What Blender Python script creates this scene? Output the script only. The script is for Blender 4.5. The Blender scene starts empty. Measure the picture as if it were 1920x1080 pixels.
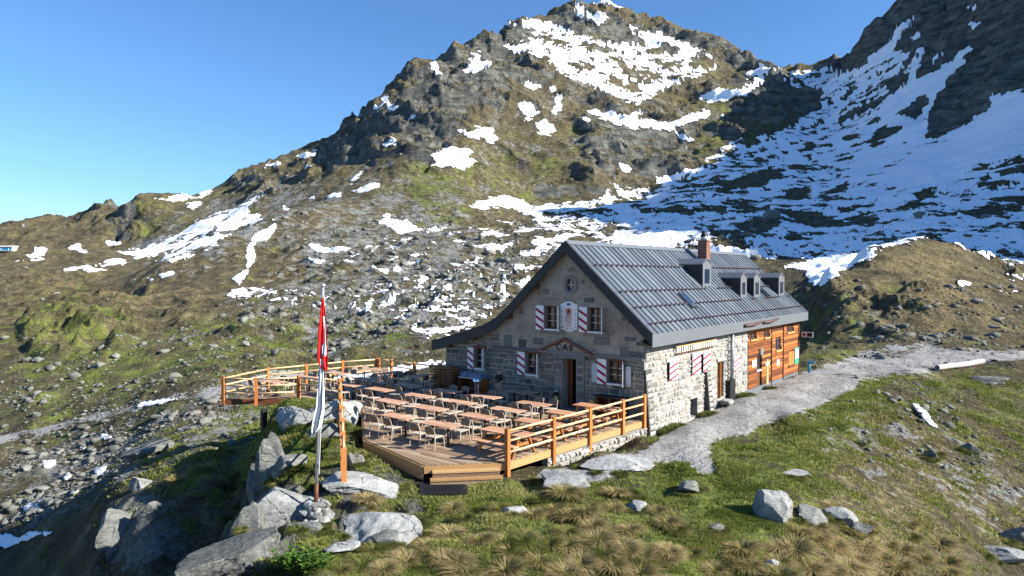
import bpy, bmesh, math, random
import numpy as np
from mathutils import Vector, Matrix
R = math.radians
random.seed(7)
rng = np.random.default_rng(11)
S = bpy.context.scene
COL = S.collection

# ------------------------------------------------------------------ camera
FPX = 1274.0                      # focal length in pixels of the 1920 wide photograph
CAMZ = 6.4
PITCH = R(1.03)
cam_d = bpy.data.cameras.new('camera'); cam = bpy.data.objects.new('camera', cam_d); COL.objects.link(cam)
cam_d.sensor_width = 36.0; cam_d.lens = 36.0 * FPX / 1920.0
cam_d.clip_start = 0.1; cam_d.clip_end = 8000
cam.location = (0, 0, CAMZ); cam.rotation_euler = (R(90) - PITCH, 0, 0)
S.camera = cam

# ------------------------------------------------------------------ world, sun
SUN_AZ = math.atan2(0.962, -0.273)   # clockwise from +Y
SUN_EL = R(29.0)
w = bpy.data.worlds.new('World'); S.world = w; w.use_nodes = True
nt = w.node_tree; nt.nodes.clear()
sky = nt.nodes.new('ShaderNodeTexSky'); sky.sky_type = 'NISHITA'; sky.sun_disc = False
sky.sun_elevation = SUN_EL; sky.sun_rotation = SUN_AZ
sky.altitude = 0; sky.air_density = 1.2; sky.dust_density = 0.0; sky.ozone_density = 10.0
bg = nt.nodes.new('ShaderNodeBackground'); bg.inputs['Strength'].default_value = 0.075
wo = nt.nodes.new('ShaderNodeOutputWorld')
nt.links.new(sky.outputs[0], bg.inputs[0]); nt.links.new(bg.outputs[0], wo.inputs[0])
sd = bpy.data.lights.new('sun', 'SUN'); sun = bpy.data.objects.new('sun', sd); COL.objects.link(sun)
sd.energy = 5.0; sd.angle = R(0.5); sd.color = (1.0, 0.945, 0.86)
SUNV = Vector((math.sin(SUN_AZ) * math.cos(SUN_EL), math.cos(SUN_AZ) * math.cos(SUN_EL), math.sin(SUN_EL)))
sun.rotation_euler = SUNV.to_track_quat('Z', 'Y').to_euler()
sun.location = (40, -10, 60)
S.view_settings.view_transform = 'Standard'; S.view_settings.look = 'None'
S.view_settings.exposure = 1.32; S.view_settings.gamma = 1.0
S.render.engine = 'CYCLES'
S.cycles.use_adaptive_sampling = True
S.cycles.max_bounces = 5; S.cycles.diffuse_bounces = 3; S.cycles.glossy_bounces = 2; S.cycles.transmission_bounces = 3
S.cycles.use_denoising = True

# ------------------------------------------------------------------ pixel helpers (1920x1080 photograph)
CA, SA = math.cos(PITCH), math.sin(PITCH)
def ray(px, py):
    dx = (px - 960.0) / FPX; dy = (540.0 - py) / FPX
    return Vector((dx, CA + SA * dy, -SA + CA * dy))
def at(px, py, Y):                     # point at depth Y along +Y
    r = ray(px, py); k = Y / r.y
    return Vector((r.x * k, Y, CAMZ + r.z * k))
def onz(px, py, z):                    # point on the level z
    r = ray(px, py); k = (z - CAMZ) / r.z
    return Vector((r.x * k, r.y * k, z))
def to_px(X, Y, Z):                    # numpy: world to photograph pixels
    dz = Z - CAMZ
    fwd = CA * Y - SA * dz; up = SA * Y + CA * dz
    fwd = np.where(fwd < 0.5, 0.5, fwd)
    return 960.0 + FPX * X / fwd, 540.0 - FPX * up / fwd

# ------------------------------------------------------------------ numpy noise
def _hash(ix, iy, seed):
    h = (ix.astype(np.int64) * 374761393 + iy.astype(np.int64) * 668265263 + seed * 1442695041) & 0xFFFFFFFF
    h = ((h ^ (h >> 13)) * 1274126177) & 0xFFFFFFFF
    h = h ^ (h >> 16)
    return h
def gnoise(x, y, seed=0):
    ix = np.floor(x); iy = np.floor(y); fx = x - ix; fy = y - iy
    u = fx * fx * fx * (fx * (fx * 6 - 15) + 10); v = fy * fy * fy * (fy * (fy * 6 - 15) + 10)
    def g(jx, jy, dx, dy):
        a = _hash(jx, jy, seed) * (2 * math.pi / 4294967296.0)
        return np.cos(a) * dx + np.sin(a) * dy
    n00 = g(ix, iy, fx, fy); n10 = g(ix + 1, iy, fx - 1, fy)
    n01 = g(ix, iy + 1, fx, fy - 1); n11 = g(ix + 1, iy + 1, fx - 1, fy - 1)
    a = n00 + u * (n10 - n00); b = n01 + u * (n11 - n01)
    return (a + v * (b - a)) * 1.5
def fbm(x, y, octv=5, seed=0, gain=0.5, lac=2.03):
    s = np.zeros_like(x); a = 1.0; t = 0.0
    for i in range(octv):
        s += a * gnoise(x, y, seed + i * 17); t += a; a *= gain
        x = x * lac + 13.7; y = y * lac - 7.1
    return s / t
def ridged(x, y, octv=5, seed=0, gain=0.55, lac=2.07):
    s = np.zeros_like(x); a = 1.0; t = 0.0; wgt = 1.0
    for i in range(octv):
        n = 1.0 - np.abs(gnoise(x, y, seed + i * 23)) * 1.6
        n = n * np.abs(n); s += a * n * wgt; t += a
        wgt = np.clip(n * 1.4, 0, 1); a *= gain; x = x * lac + 3.1; y = y * lac + 9.2
    return s / t
def sstep(a, b, x):
    t = np.clip((x - a) / (b - a), 0, 1); return t * t * (3 - 2 * t)

# ------------------------------------------------------------------ object helpers
def link(o, parent=None):
    COL.objects.link(o)
    if parent is not None: o.parent = parent
    return o
def tag(o, label, cat, group=None):
    o['label'] = label; o['category'] = cat
    if group: o['group'] = group
    return o
def struct(o): o['kind'] = 'structure'; return o
def empty(name, loc=(0, 0, 0), rz=0.0):
    o = bpy.data.objects.new(name, None); COL.objects.link(o)
    o.location = loc; o.rotation_euler = (0, 0, rz); o.empty_display_size = 0.2
    return o
def mesh_np(name, V, F, mat=None, smooth=False, parent=None):
    """V (n,3), F (m,k) arrays with k equal for all faces"""
    me = bpy.data.meshes.new(name)
    V = np.asarray(V, dtype=np.float32); F = np.asarray(F, dtype=np.int32)
    me.vertices.add(len(V)); me.vertices.foreach_set('co', V.ravel())
    k = F.shape[1]
    me.loops.add(F.size); me.loops.foreach_set('vertex_index', F.ravel())
    me.polygons.add(len(F))
    me.polygons.foreach_set('loop_start', np.arange(0, F.size, k, dtype=np.int32))
    me.polygons.foreach_set('loop_total', np.full(len(F), k, dtype=np.int32))
    if smooth: me.polygons.foreach_set('use_smooth', np.ones(len(F), dtype=bool))
    me.update(calc_edges=True)
    if mat: me.materials.append(mat)
    return link(bpy.data.objects.new(name, me), parent)
class MB:
    """collects shapes of one part, then builds one mesh object"""
    def __init__(s): s.v = []; s.f = []
    def add(s, vs, fs):
        n = len(s.v); s.v += [tuple(p) for p in vs]; s.f += [tuple(i + n for i in f) for f in fs]; return s
    def box(s, c, d, m=None, bev=0.0):
        hx, hy, hz = d[0] / 2, d[1] / 2, d[2] / 2
        if bev <= 0:
            vs = [Vector((sx * hx, sy * hy, sz * hz)) for sx in (-1, 1) for sy in (-1, 1) for sz in (-1, 1)]
            fs = [(0, 1, 3, 2), (4, 6, 7, 5), (0, 4, 5, 1), (2, 3, 7, 6), (0, 2, 6, 4), (1, 5, 7, 3)]
        else:
            b = min(bev, hx * .9, hy * .9, hz * .9)
            vs = []; fs = []
            def ring(z, ix):
                return [Vector((sx * (hx - ix), sy * (hy - ix), z)) for sx, sy in ((-1, -1), (1, -1), (1, 1), (-1, 1))]
            rings = [ring(-hz, b), ring(-hz + b, 0), ring(hz - b, 0), ring(hz, b)]
            for r_ in rings: vs += r_
            for k in range(3):
                for i in range(4):
                    j = (i + 1) % 4; fs.append((k * 4 + i, k * 4 + j, k * 4 + 4 + j, k * 4 + 4 + i))
            fs += [(3, 2, 1, 0), (12, 13, 14, 15)]
        c = Vector(c)
        vs = [((m @ v) if m else v) + c for v in vs]
        return s.add(vs, fs)
    def bar(s, a, b, wd, ht, up=(0, 0, 1)):
        a = Vector(a); b = Vector(b); d = (b - a); L = d.length; d.normalize()
        up = Vector(up)
        if abs(d.dot(up)) > .98: up = Vector((1, 0, 0))
        sd_ = d.cross(up).normalized(); u2 = sd_.cross(d)
        vs = []
        for p in (a, b):
            for i, j in ((-1, -1), (1, -1), (1, 1), (-1, 1)): vs.append(p + sd_ * i * wd / 2 + u2 * j * ht / 2)
        return s.add(vs, [(0, 1, 2, 3), (7, 6, 5, 4), (0, 4, 5, 1), (1, 5, 6, 2), (2, 6, 7, 3), (3, 7, 4, 0)])
    def tube(s, pts, rad, n=8, cap=True):
        pts = [Vector(p) for p in pts]; m = len(pts)
        rads = rad if isinstance(rad, (list, tuple)) else [rad] * m
        vs = []; fs = []
        for k, p in enumerate(pts):
            d = (pts[min(k + 1, m - 1)] - pts[max(k - 1, 0)]).normalized()
            up = Vector((0, 0, 1)) if abs(d.z) < .9 else Vector((1, 0, 0))
            x = d.cross(up).normalized(); y = x.cross(d)
            for i in range(n):
                a = 2 * math.pi * i / n
                vs.append(p + (x * math.cos(a) + y * math.sin(a)) * rads[k])
        for k in range(m - 1):
            for i in range(n):
                j = (i + 1) % n; fs.append((k * n + i, k * n + j, k * n + n + j, k * n + n + i))
        if cap: fs.append(tuple(range(n - 1, -1, -1))); fs.append(tuple((m - 1) * n + i for i in range(n)))
        return s.add(vs, fs)
    def prism(s, poly, a, b):
        """poly: list of 3d points; extruded by vector (b-a)"""
        d = Vector(b) - Vector(a); n = len(poly)
        vs = [Vector(p) for p in poly] + [Vector(p) + d for p in poly]
        fs = [tuple(range(n - 1, -1, -1)), tuple(range(n, 2 * n))]
        fs += [(i, (i + 1) % n, n + (i + 1) % n, n + i) for i in range(n)]
        return s.add(vs, fs)
    def mesh(s, name, mat=None, smooth=False):
        me = bpy.data.meshes.new(name); me.from_pydata(s.v, [], s.f)
        bm = bmesh.new(); bm.from_mesh(me); bmesh.ops.recalc_face_normals(bm, faces=bm.faces); bm.to_mesh(me); bm.free()
        if smooth: me.polygons.foreach_set('use_smooth', np.ones(len(me.polygons), dtype=bool))
        if mat: me.materials.append(mat)
        return me
    def build(s, name, mat=None, parent=None, smooth=False):
        return link(bpy.data.objects.new(name, s.mesh(name, mat, smooth)), parent)
def copy_tree(o, parent=None):
    c = o.copy(); COL.objects.link(c)
    if parent is not None: c.parent = parent
    for ch in list(o.children): copy_tree(ch, c)
    return c

# ------------------------------------------------------------------ material helpers
class NT:
    def __init__(s, name):
        s.m = bpy.data.materials.new(name); s.m.use_nodes = True; s.t = s.m.node_tree
        s.b = s.t.nodes['Principled BSDF']; s.b.inputs['Roughness'].default_value = 0.85
        s.b.inputs['Specular IOR Level'].default_value = 0.25
        s._pos = None
    def n(s, typ, **kw):
        nd = s.t.nodes.new(typ)
        for k, v in kw.items(): setattr(nd, k, v)
        return nd
    def l(s, a, b): s.t.links.new(a, b)
    def setin(s, inp, v):
        if hasattr(v, 'is_linked') or isinstance(v, bpy.types.NodeSocket): s.l(v, inp)
        else:
            if isinstance(v, tuple) and len(v) == 3 and inp.type == 'RGBA': v = v + (1,)
            inp.default_value = v
    def pos(s):
        if s._pos is None: s._pos = s.n('ShaderNodeNewGeometry').outputs['Position']
        return s._pos
    def objco(s): return s.n('ShaderNodeTexCoord').outputs['Object']
    def noise(s, scale, detail=4, rough=.55, vec=None, dist=0.0, col=False):
        nd = s.n('ShaderNodeTexNoise'); nd.inputs['Scale'].default_value = scale; nd.inputs['Detail'].default_value = detail
        nd.inputs['Roughness'].default_value = rough; nd.inputs['Distortion'].default_value = dist
        s.l(vec if vec is not None else s.pos(), nd.inputs['Vector'])
        return nd.outputs['Color' if col else 'Fac']
    def vor(s, scale, vec=None, feature='F1', out='Distance', rand=1.0):
        nd = s.n('ShaderNodeTexVoronoi', feature=feature); nd.inputs['Scale'].default_value = scale
        nd.inputs['Randomness'].default_value = rand
        s.l(vec if vec is not None else s.pos(), nd.inputs['Vector'])
        return nd.outputs[out]
    def ramp(s, fac, stops):
        nd = s.n('ShaderNodeValToRGB'); e = nd.color_ramp.elements
        while len(e) < len(stops): e.new(0.5)
        for i, (p, c) in enumerate(stops):
            e[i].position = p; e[i].color = (c[0], c[1], c[2], 1) if isinstance(c, tuple) else (c, c, c, 1)
        s.l(fac, nd.inputs[0]); return nd.outputs[0]
    def mix(s, fac, a, b, mode='MIX'):
        nd = s.n('ShaderNodeMix', data_type='RGBA', blend_type=mode)
        s.setin(nd.inputs[0], fac); s.setin(nd.inputs[6], a); s.setin(nd.inputs[7], b)
        return nd.outputs[2]
    def math(s, op, a, b=None, c=None, clamp=False):
        nd = s.n('ShaderNodeMath', operation=op, use_clamp=clamp)
        s.setin(nd.inputs[0], a)
        if b is not None: s.setin(nd.inputs[1], b)
        if c is not None: s.setin(nd.inputs[2], c)
        return nd.outputs[0]
    def mapr(s, v, a, b, c=0.0, d=1.0):
        nd = s.n('ShaderNodeMapRange'); nd.clamp = True
        s.setin(nd.inputs[0], v)
        for i, x in enumerate((a, b, c, d)): nd.inputs[i + 1].default_value = x
        return nd.outputs[0]
    def mapping(s, vec, scale=(1, 1, 1), rot=(0, 0, 0)):
        nd = s.n('ShaderNodeMapping'); nd.inputs['Scale'].default_value = scale; nd.inputs['Rotation'].default_value = rot
        s.l(vec, nd.inputs['Vector']); return nd.outputs[0]
    def bump(s, h, strength=.5, dist=.02, prev=None):
        nd = s.n('ShaderNodeBump'); nd.inputs['Strength'].default_value = strength; nd.inputs['Distance'].default_value = dist
        s.l(h, nd.inputs['Height'])
        if prev is not None: s.l(prev, nd.inputs['Normal'])
        return nd.outputs[0]
    def out(s, col=None, normal=None, rough=None, metal=None, spec=None):
        if col is not None: s.setin(s.b.inputs['Base Color'], col)
        if normal is not None: s.l(normal, s.b.inputs['Normal'])
        if rough is not None: s.setin(s.b.inputs['Roughness'], rough)
        if metal is not None: s.setin(s.b.inputs['Metallic'], metal)
        if spec is not None: s.setin(s.b.inputs['Specular IOR Level'], spec)
        return s.m
# ------------------------------------------------------------------ house frame (origin = near right corner of the side wall, x right along the gable, y away along the long side)
HANG = -R(38.7)
H0 = Vector((5.9, 30.2, 0.0))
HM = Matrix.Translation(H0) @ Matrix.Rotation(HANG, 4, 'Z')
HMI = HM.inverted()
def hl(p): return HMI @ Vector((p[0], p[1], p[2] if len(p) > 2 else 0.0))       # world -> house
def hw(x, y, z=0.0): return HM @ Vector((x, y, z))                              # house -> world
DECK = [onz(947, 866, 0), onz(795, 872, 0), onz(684, 824, 0), onz(679, 762, 0), onz(645, 752, 0), onz(560, 745.5, 0), onz(417, 748, 0)]
DECK = [hl(p) for p in DECK]
BACKPX = [(417, 698), (502, 691), (574, 684), (642.5, 677.5), (706, 673), (734, 675), (777, 681)]
BACK = [hl(onz(a, b, 1.1)) for a, b in BACKPX]
DECK += [Vector((BACK[4].x, BACK[4].y + .1, 0)), Vector((BACK[6].x + 1.2, BACK[4].y + .1, 0)), Vector((-12.35, BACK[4].y + .1, 0)), Vector((-12.35, 0, 0)), Vector((0, 0, 0))]
DECKP = [(p.x, p.y) for p in DECK]

# ------------------------------------------------------------------ terrain: survey points (photograph pixel, depth in metres)
CP = []
def col(px, *pairs):
    for py, D in pairs: CP.append(at(px, py, D))
def wp(*pts):
    for p in pts: CP.append(Vector(p))
# left of frame
col(-420, (1000, 40), (850, 60), (700, 90), (640, 140), (600, 220), (520, 400), (460, 620), (500, 900))
col(-200, (1080, 40), (980, 46), (880, 58), (760, 78), (660, 110), (640, 150), (560, 240), (500, 380), (445, 560), (470, 800))
col(0, (1080, 39), (980, 46), (900, 54), (818, 65), (700, 88), (640, 108), (618, 122), (650, 150), (590, 200), (490, 330), (445, 500), (428, 560), (450, 800))
col(100, (1080, 34), (1010, 37), (960, 42), (880, 55), (792, 66), (690, 90), (600, 122), (575, 133), (620, 165), (560, 220), (480, 370), (432, 540), (419, 580), (440, 800))
col(200, (1080, 28), (1010, 29.5), (955, 32), (915, 36), (925, 41), (870, 52), (771, 66), (680, 90), (600, 125), (552, 150), (590, 185), (548, 230), (480, 370), (410, 520), (400, 545), (440, 760))
col(240, (368, 550), (420, 500), (480, 400), (430, 760))
col(270, (960, 29.5), (880, 36), (850, 41), (840, 50))
col(300, (935, 31), (860, 38), (845, 46), (750, 65), (670, 90), (560, 150), (500, 225), (490, 260), (520, 300), (470, 400), (390, 540), (374, 560), (430, 760))
col(400, (1060, 17.6), (905, 31.5), (835, 37), (835, 41), (805, 48), (738, 63), (650, 90), (560, 150), (480, 240), (432, 290), (470, 330), (425, 420), (372, 600), (354, 640), (420, 850))
col(470, (1040, 17.5), (960, 20.5), (835, 35.5), (840, 39), (780, 55), (726, 64), (640, 92), (560, 150), (480, 240), (415, 305), (440, 350), (400, 430), (335, 640), (318, 680), (400, 900))
col(520, (1080, 16), (960, 20.2), (890, 24.2), (850, 27.5), (800, 31), (762, 33.6), (790, 36), (810, 42), (714, 66), (640, 92), (550, 155), (470, 250), (395, 315), (420, 370), (370, 470), (300, 680), (288, 710), (380, 950))
col(600, (1080, 15.6), (1000, 18.6), (945, 21), (880, 24.2), (820, 27.5), (775, 30.5), (750, 33), (790, 37), (780, 44), (706, 68), (655, 86), (590, 130), (520, 190), (440, 270), (382, 330), (350, 460), (290, 690), (268, 740), (360, 1000))
col(680, (1080, 15.8), (985, 19.2), (915, 21.5), (860, 24.6))
col(690, (690, 72), (640, 90), (580, 135), (500, 205), (430, 285), (380, 350), (330, 440), (260, 590), (210, 730), (196, 770), (300, 1050))
col(770, (1080, 15.8), (1000, 18.6), (925, 21.6), (655, 85), (560, 142), (480, 222), (420, 300), (380, 360), (300, 460), (200, 620), (140, 740), (127, 770), (260, 1100))
col(880, (1080, 15.8), (1000, 18.5), (930, 21.4), (620, 100), (540, 150), (460, 240), (400, 340), (360, 400), (260, 530), (160, 700), (100, 820), (84, 850), (200, 1200))
col(960, (1080, 15.9), (1000, 18.4), (950, 20.3), (905, 22.4), (460, 240), (410, 350), (380, 420), (300, 520), (200, 660), (110, 830), (60, 960), (42, 1000), (150, 1300))
col(1050, (1080, 16), (1000, 18.3), (930, 21), (885, 23), (450, 245), (405, 350), (385, 425), (350, 470), (260, 570), (160, 740), (90, 900), (40, 1040), (12, 1130), (120, 1450))
col(1110, (1080, 16.1), (980, 19), (900, 22.4), (850, 25), (440, 255), (400, 360), (360, 450), (260, 570), (160, 770), (80, 960), (20, 1120), (0, 1170), (110, 1500))
col(1200, (1080, 16.2), (1000, 18.4), (920, 21.6), (870, 24), (820, 28), (440, 255), (400, 350), (360, 450), (280, 560), (150, 850), (80, 990), (27, 1120), (130, 1450))
col(1300, (1080, 16.4), (1000, 18.5), (930, 21.3), (860, 24.8), (800, 30), (440, 245), (395, 345), (350, 440), (270, 570), (180, 800), (100, 960), (58, 1060), (160, 1400))
col(1400, (1080, 16.6), (1000, 18.7), (930, 21.4), (850, 25.6), (780, 32.5), (740, 39), (440, 235), (390, 335), (320, 480), (240, 610), (170, 800), (130, 920), (103, 1000), (190, 1300))
col(1480, (1080, 16.8), (1000, 19), (930, 21.8), (860, 25.6), (780, 32.5), (720, 43), (470, 205), (430, 255), (380, 345), (300, 520), (210, 690), (150, 860), (127, 930), (210, 1200))
col(1540, (1060, 17.8), (960, 21.4), (880, 25.6), (800, 32), (740, 40.5), (690, 51.5), (660, 62), (600, 78), (540, 92), (518, 99), (540, 125), (480, 185), (420, 275), (340, 430), (240, 630), (160, 820), (128, 900), (220, 1150))
col(1620, (1080, 17.6), (980, 21), (900, 25.4), (820, 31.6), (760, 38.5), (705, 49), (665, 61), (640, 68), (560, 85), (490, 102), (468, 108), (500, 135), (440, 215), (380, 310), (280, 490), (170, 680), (90, 780), (70, 800), (200, 1050))
col(1700, (1080, 18.6), (980, 22.5), (900, 27), (830, 32.5), (780, 38), (720, 46.5), (690, 52), (668, 58), (640, 66), (560, 84), (480, 103), (449, 112), (480, 140), (420, 215), (350, 320), (250, 460), (130, 610), (30, 760), (-10, 790), (160, 1000))
col(1800, (1080, 20), (980, 24.5), (900, 29.5), (830, 35), (770, 41), (700, 50.5), (668, 57), (640, 65), (560, 86), (480, 112), (470, 118), (490, 145), (430, 190), (350, 290), (250, 410), (130, 540), (0, 680), (-60, 760), (100, 950))
col(1900, (1080, 21.5), (1000, 25.5), (930, 29.5), (860, 34.5), (790, 40.5), (720, 48), (668, 56.5), (640, 66), (580, 84), (525, 112), (505, 130), (470, 160), (400, 215), (300, 300), (200, 385), (100, 460), (0, 540), (-120, 660), (20, 900))
col(2050, (1050, 24), (900, 32), (780, 42), (690, 54), (630, 75), (560, 105), (480, 150), (380, 215), (250, 300), (100, 390), (-50, 470), (-200, 600))
# right of the frame: the ridge that shades the snow bowl
wp((560, 620, 345), (600, 500, 352), (600, 380, 350), (605, 240, 380), (560, 140, 320), (500, 70, 255), (455, 30, 205), (430, -30, 150), (400, -90, 90),
   (420, 330, 215), (400, 200, 190), (380, 100, 160), (330, 40, 100), (300, 200, 125), (260, 90, 75), (200, 150, 48), (200, 60, 40), (140, 90, 20), (140, 30, 10), (90, 60, 2), (90, 20, -1), (60, 30, -5), (60, 5, -6), (35, 20, -5.5), (35, 5, -6), (15, 10, -2.6),
   (760, 500, 300), (780, 240, 280), (640, 40, 120), (900, 300, 150), (900, 0, 60), (18, 4, -4), (10, 8, -1.6),
   (-30, 12, -9), (-14, 9, -4), (-8, 8, -1.6), (0, 8, -1.2), (-60, 20, -10), (-150, 60, -12))
wp((-8.25, 19.5, -.9), (-8.3, 21.3, -.85), (-8.3, 23.6, -.8), (-9.1, 26.5, -.7), (-10.1, 29.4, -.3), (-11.0, 32.2, .1),
   (-10.2, 18.5, -4.6), (-10.4, 21, -5.0), (-10.6, 23.5, -5.0), (-11.2, 26, -4.7), (-12.2, 29, -4.2), (-13.2, 32, -3.7), (-9.6, 16, -3.6), (-12.6, 24, -5.6), (-13, 20, -6), (-15, 23, -6.6), (-14.6, 27, -4.6))
col(1488, (655, 76), (650, 90), (640, 112)); col(1518, (656, 72), (652, 86), (640, 104))
# level ground around the house and yard
wp(hw(0.6, -9.6, -.62), hw(0.5, -6, -.68), hw(0.4, -3, -.78), hw(.3, .3, -.85), hw(.3, 4, -.82), hw(.3, 8, -.72), hw(.3, 12.5, -.66), hw(.3, 18, -.58), hw(.3, 23, -.52),
   hw(4, -6, -.62), hw(4, 0, -.78), hw(4, 6, -.72), hw(4, 12, -.62), hw(4, 18, -.5), hw(4, 24, -.45), hw(7, 20, -.45), hw(8, 14, -.7), hw(0, 30, -.3), hw(6, 30, -.4),
   hw(-6, 10, -1.2), hw(-6, 22, -1.2), hw(-13, 12, -1.6), hw(-13, 22, -2), hw(-4, 32, -1.2), hw(-16, 4, -2.6), hw(-14, -2, -1.6), hw(-8, -4, -1.2), hw(-4, -8, -.9), hw(-19.5, 0, -3.2), hw(-21, 8, -4), hw(-21, -8, -3.6))
C = np.array([tuple(p) for p in CP])
LR = 0.42
def rbf_xy(X, Y):
    r = np.sqrt(X * X + Y * Y); return np.arctan2(X, Y), np.log(r) * LR, r
cth, clr, cr = rbf_xy(C[:, 0], C[:, 1])
ce = (C[:, 2] - CAMZ) / cr
EPS = 0.012
_d = np.sqrt((cth[:, None] - cth[None]) ** 2 + (clr[:, None] - clr[None]) ** 2 + EPS ** 2)
n_ = len(C)
A = np.zeros((n_ + 3, n_ + 3)); A[:n_, :n_] = _d; A[np.arange(n_), np.arange(n_)] += -0.001
A[:n_, n_] = 1; A[:n_, n_ + 1] = cth; A[:n_, n_ + 2] = clr; A[n_:, :n_] = A[:n_, n_:].T
wts = np.linalg.solve(A, np.concatenate([ce, np.zeros(3)]))
def base_e(th, lr):
    out = np.full(th.shape, wts[n_]) + wts[n_ + 1] * th + wts[n_ + 2] * lr
    for k in range(n_):
        out += wts[k] * np.sqrt((th - cth[k]) ** 2 + (lr - clr[k]) ** 2 + EPS ** 2)
    return out

# ------------------------------------------------------------------ ground cover survey: density maps drawn as outlines (photograph pixels)
GW, GH = 1060, 560                       # 2 px raster with a margin of 50 px at each side
GX0, GY0 = -100.0, -20.0
_gx = GX0 + 2.0 * (np.arange(GW) + .5); _gy = GY0 + 2.0 * (np.arange(GH) + .5)
def raster(img, poly, val, off=(0, 0), s=1.0):
    P = np.array(poly, dtype=float) / s + np.array(off, dtype=float)
    x0, y0 = P.min(0); x1, y1 = P.max(0)
    i0 = max(0, int((x0 - GX0) / 2) - 1); i1 = min(GW, int((x1 - GX0) / 2) + 2)
    j0 = max(0, int((y0 - GY0) / 2) - 1); j1 = min(GH, int((y1 - GY0) / 2) + 2)
    if i1 <= i0 or j1 <= j0: return
    X, Y = np.meshgrid(_gx[i0:i1], _gy[j0:j1]); ins = np.zeros(X.shape, bool)
    for k in range(len(P)):
        xa, ya = P[k]; xb, yb = P[k - 1]
        c = ((ya > Y) != (yb > Y))
        if ya != yb: ins ^= c & (X < (xb - xa) * (Y - ya) / (yb - ya) + xa)
    img[j0:j1, i0:i1][ins] = val
def blur(img, n=1):
    for _ in range(3):
        for ax in (0, 1):
            p = np.pad(img, [(n + 1, n) if a == ax else (0, 0) for a in (0, 1)], mode='edge')
            c = np.cumsum(p, axis=ax)
            L_ = img.shape[ax]; w_ = 2 * n + 1
            img = (np.take(c, np.arange(w_, w_ + L_), ax) - np.take(c, np.arange(0, L_), ax)) / w_
    return img
def sample(img, px, py):
    x = np.clip((px - GX0) / 2 - .5, 0, GW - 1.001); y = np.clip((py - GY0) / 2 - .5, 0, GH - 1.001)
    i = x.astype(int); j = y.astype(int); fx = x - i; fy = y - j
    return (img[j, i] * (1 - fx) + img[j, i + 1] * fx) * (1 - fy) + (img[j + 1, i] * (1 - fx) + img[j + 1, i + 1] * fx) * fy
def pl(s): return [tuple(float(a) for a in q.split(',')) for q in s.split()]
Z5 = ((500, 0), 2.25); Z6 = ((1000, 0), 2.25); Z7 = ((1300, 0), 2.25); Z4 = ((0, 240), 3.0); Z8 = ((1300, 350), 3.085); ZL = ((0, 600), 2.25); ZR = ((1280, 600), 2.25); Z1 = ((0, 0), 1.0)
snow = np.zeros((GH, GW)); rock = np.zeros((GH, GW)); green = np.zeros((GH, GW)); scree = np.zeros((GH, GW)); dry = np.zeros((GH, GW)); gravel = np.zeros((GH, GW)); boulder = np.zeros((GH, GW))
def draw(img, Z, val, *polys):
    for p in polys: raster(img, pl(p), val, Z[0], Z[1])
# --- snow: wide speckled areas first
draw(snow, Z6, .60, "340,780 460,800 560,760 720,680 830,600 960,570 1125,590 1125,900 700,890 200,880 0,900 0,860 240,855")
draw(snow, Z1, .27, "430,552 520,538 640,555 760,520 900,470 1010,440 1090,452 1040,480 960,560 900,610 820,650 760,610 700,590 560,575 440,562")
draw(snow, Z1, .22, "600,470 760,430 960,410 1100,400 1090,455 900,490 700,520")
draw(snow, Z6, .52, "0,880 400,880 860,915 1125,930 1125,1080 0,1080")
draw(snow, Z6, .86, "330,890 600,900 860,920 760,960 640,1000 560,1040 640,1060 300,1040 380,970 350,930")
draw(snow, Z7, .72, "0,870 80,820 260,690 230,610 330,570 540,460 540,400 470,350 400,320 420,300 540,290 600,300 690,290 800,200 850,150 860,100 945,65 930,90 880,150 830,200 920,230 985,190 970,240 940,330 1000,310 1100,260 1170,190 1190,120 1155,110 1210,90 1205,150 1160,240 1080,330 1000,450 990,580 1100,540 1230,470 1260,430 1240,365 1270,400 1310,395 1500,360 1500,1120 0,1080")
draw(snow, Z7, .95, "700,290 800,200 850,150 870,100 940,75 860,170 820,240 740,300 640,330 560,340", "830,400 920,330 1000,320 1150,200 1190,130 1170,220 1090,320 1000,450 980,580 900,640 780,720 640,800 700,640 800,500", "780,740 1100,545 1240,470 1290,410 1500,350 1500,560 1200,700 1000,790 860,800")
draw(snow, Z7, .06, "980,540 1020,590 1100,540 1230,470 1255,400 1230,300 1180,240 1100,300 1020,460", "790,360 900,300 915,330 850,400", "600,490 790,415 740,470 620,520", "730,600 780,540 890,530 850,570 760,620", "870,480 970,395 995,430 930,500", "80,820 200,740 400,700 545,700 400,720 280,780 120,820", "350,820 480,780 510,810 420,850", "525,820 650,765 650,790 570,825", "1090,830 1150,800 1320,745 1180,810", "250,665 320,670 330,690 270,690", "340,880 520,900 640,945 500,960 380,920", "640,930 760,900 800,930 700,950")
draw(snow, Z7, .28, "1190,900 1300,810 1500,770 1500,870 1300,920", "0,860 150,840 330,880 200,905 0,890")
draw(snow, Z7, 1., "905,190 930,140 965,120 940,170", "1000,265 1060,210 1070,212 1010,268", "810,235 850,210 860,215 830,240", "1150,40 1190,25 1215,55 1160,50", "1030,10 1048,5 1045,20")
draw(snow, Z5, .82, "1000,95 1070,80 1140,80 1200,100 1260,135 1340,165 1440,185 1440,370 1380,365 1330,345 1270,320 1220,290 1190,250 1150,230 1080,225 1000,210 985,200 1050,185 1100,170 1120,145 1140,125 1100,110 1010,108")
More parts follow.
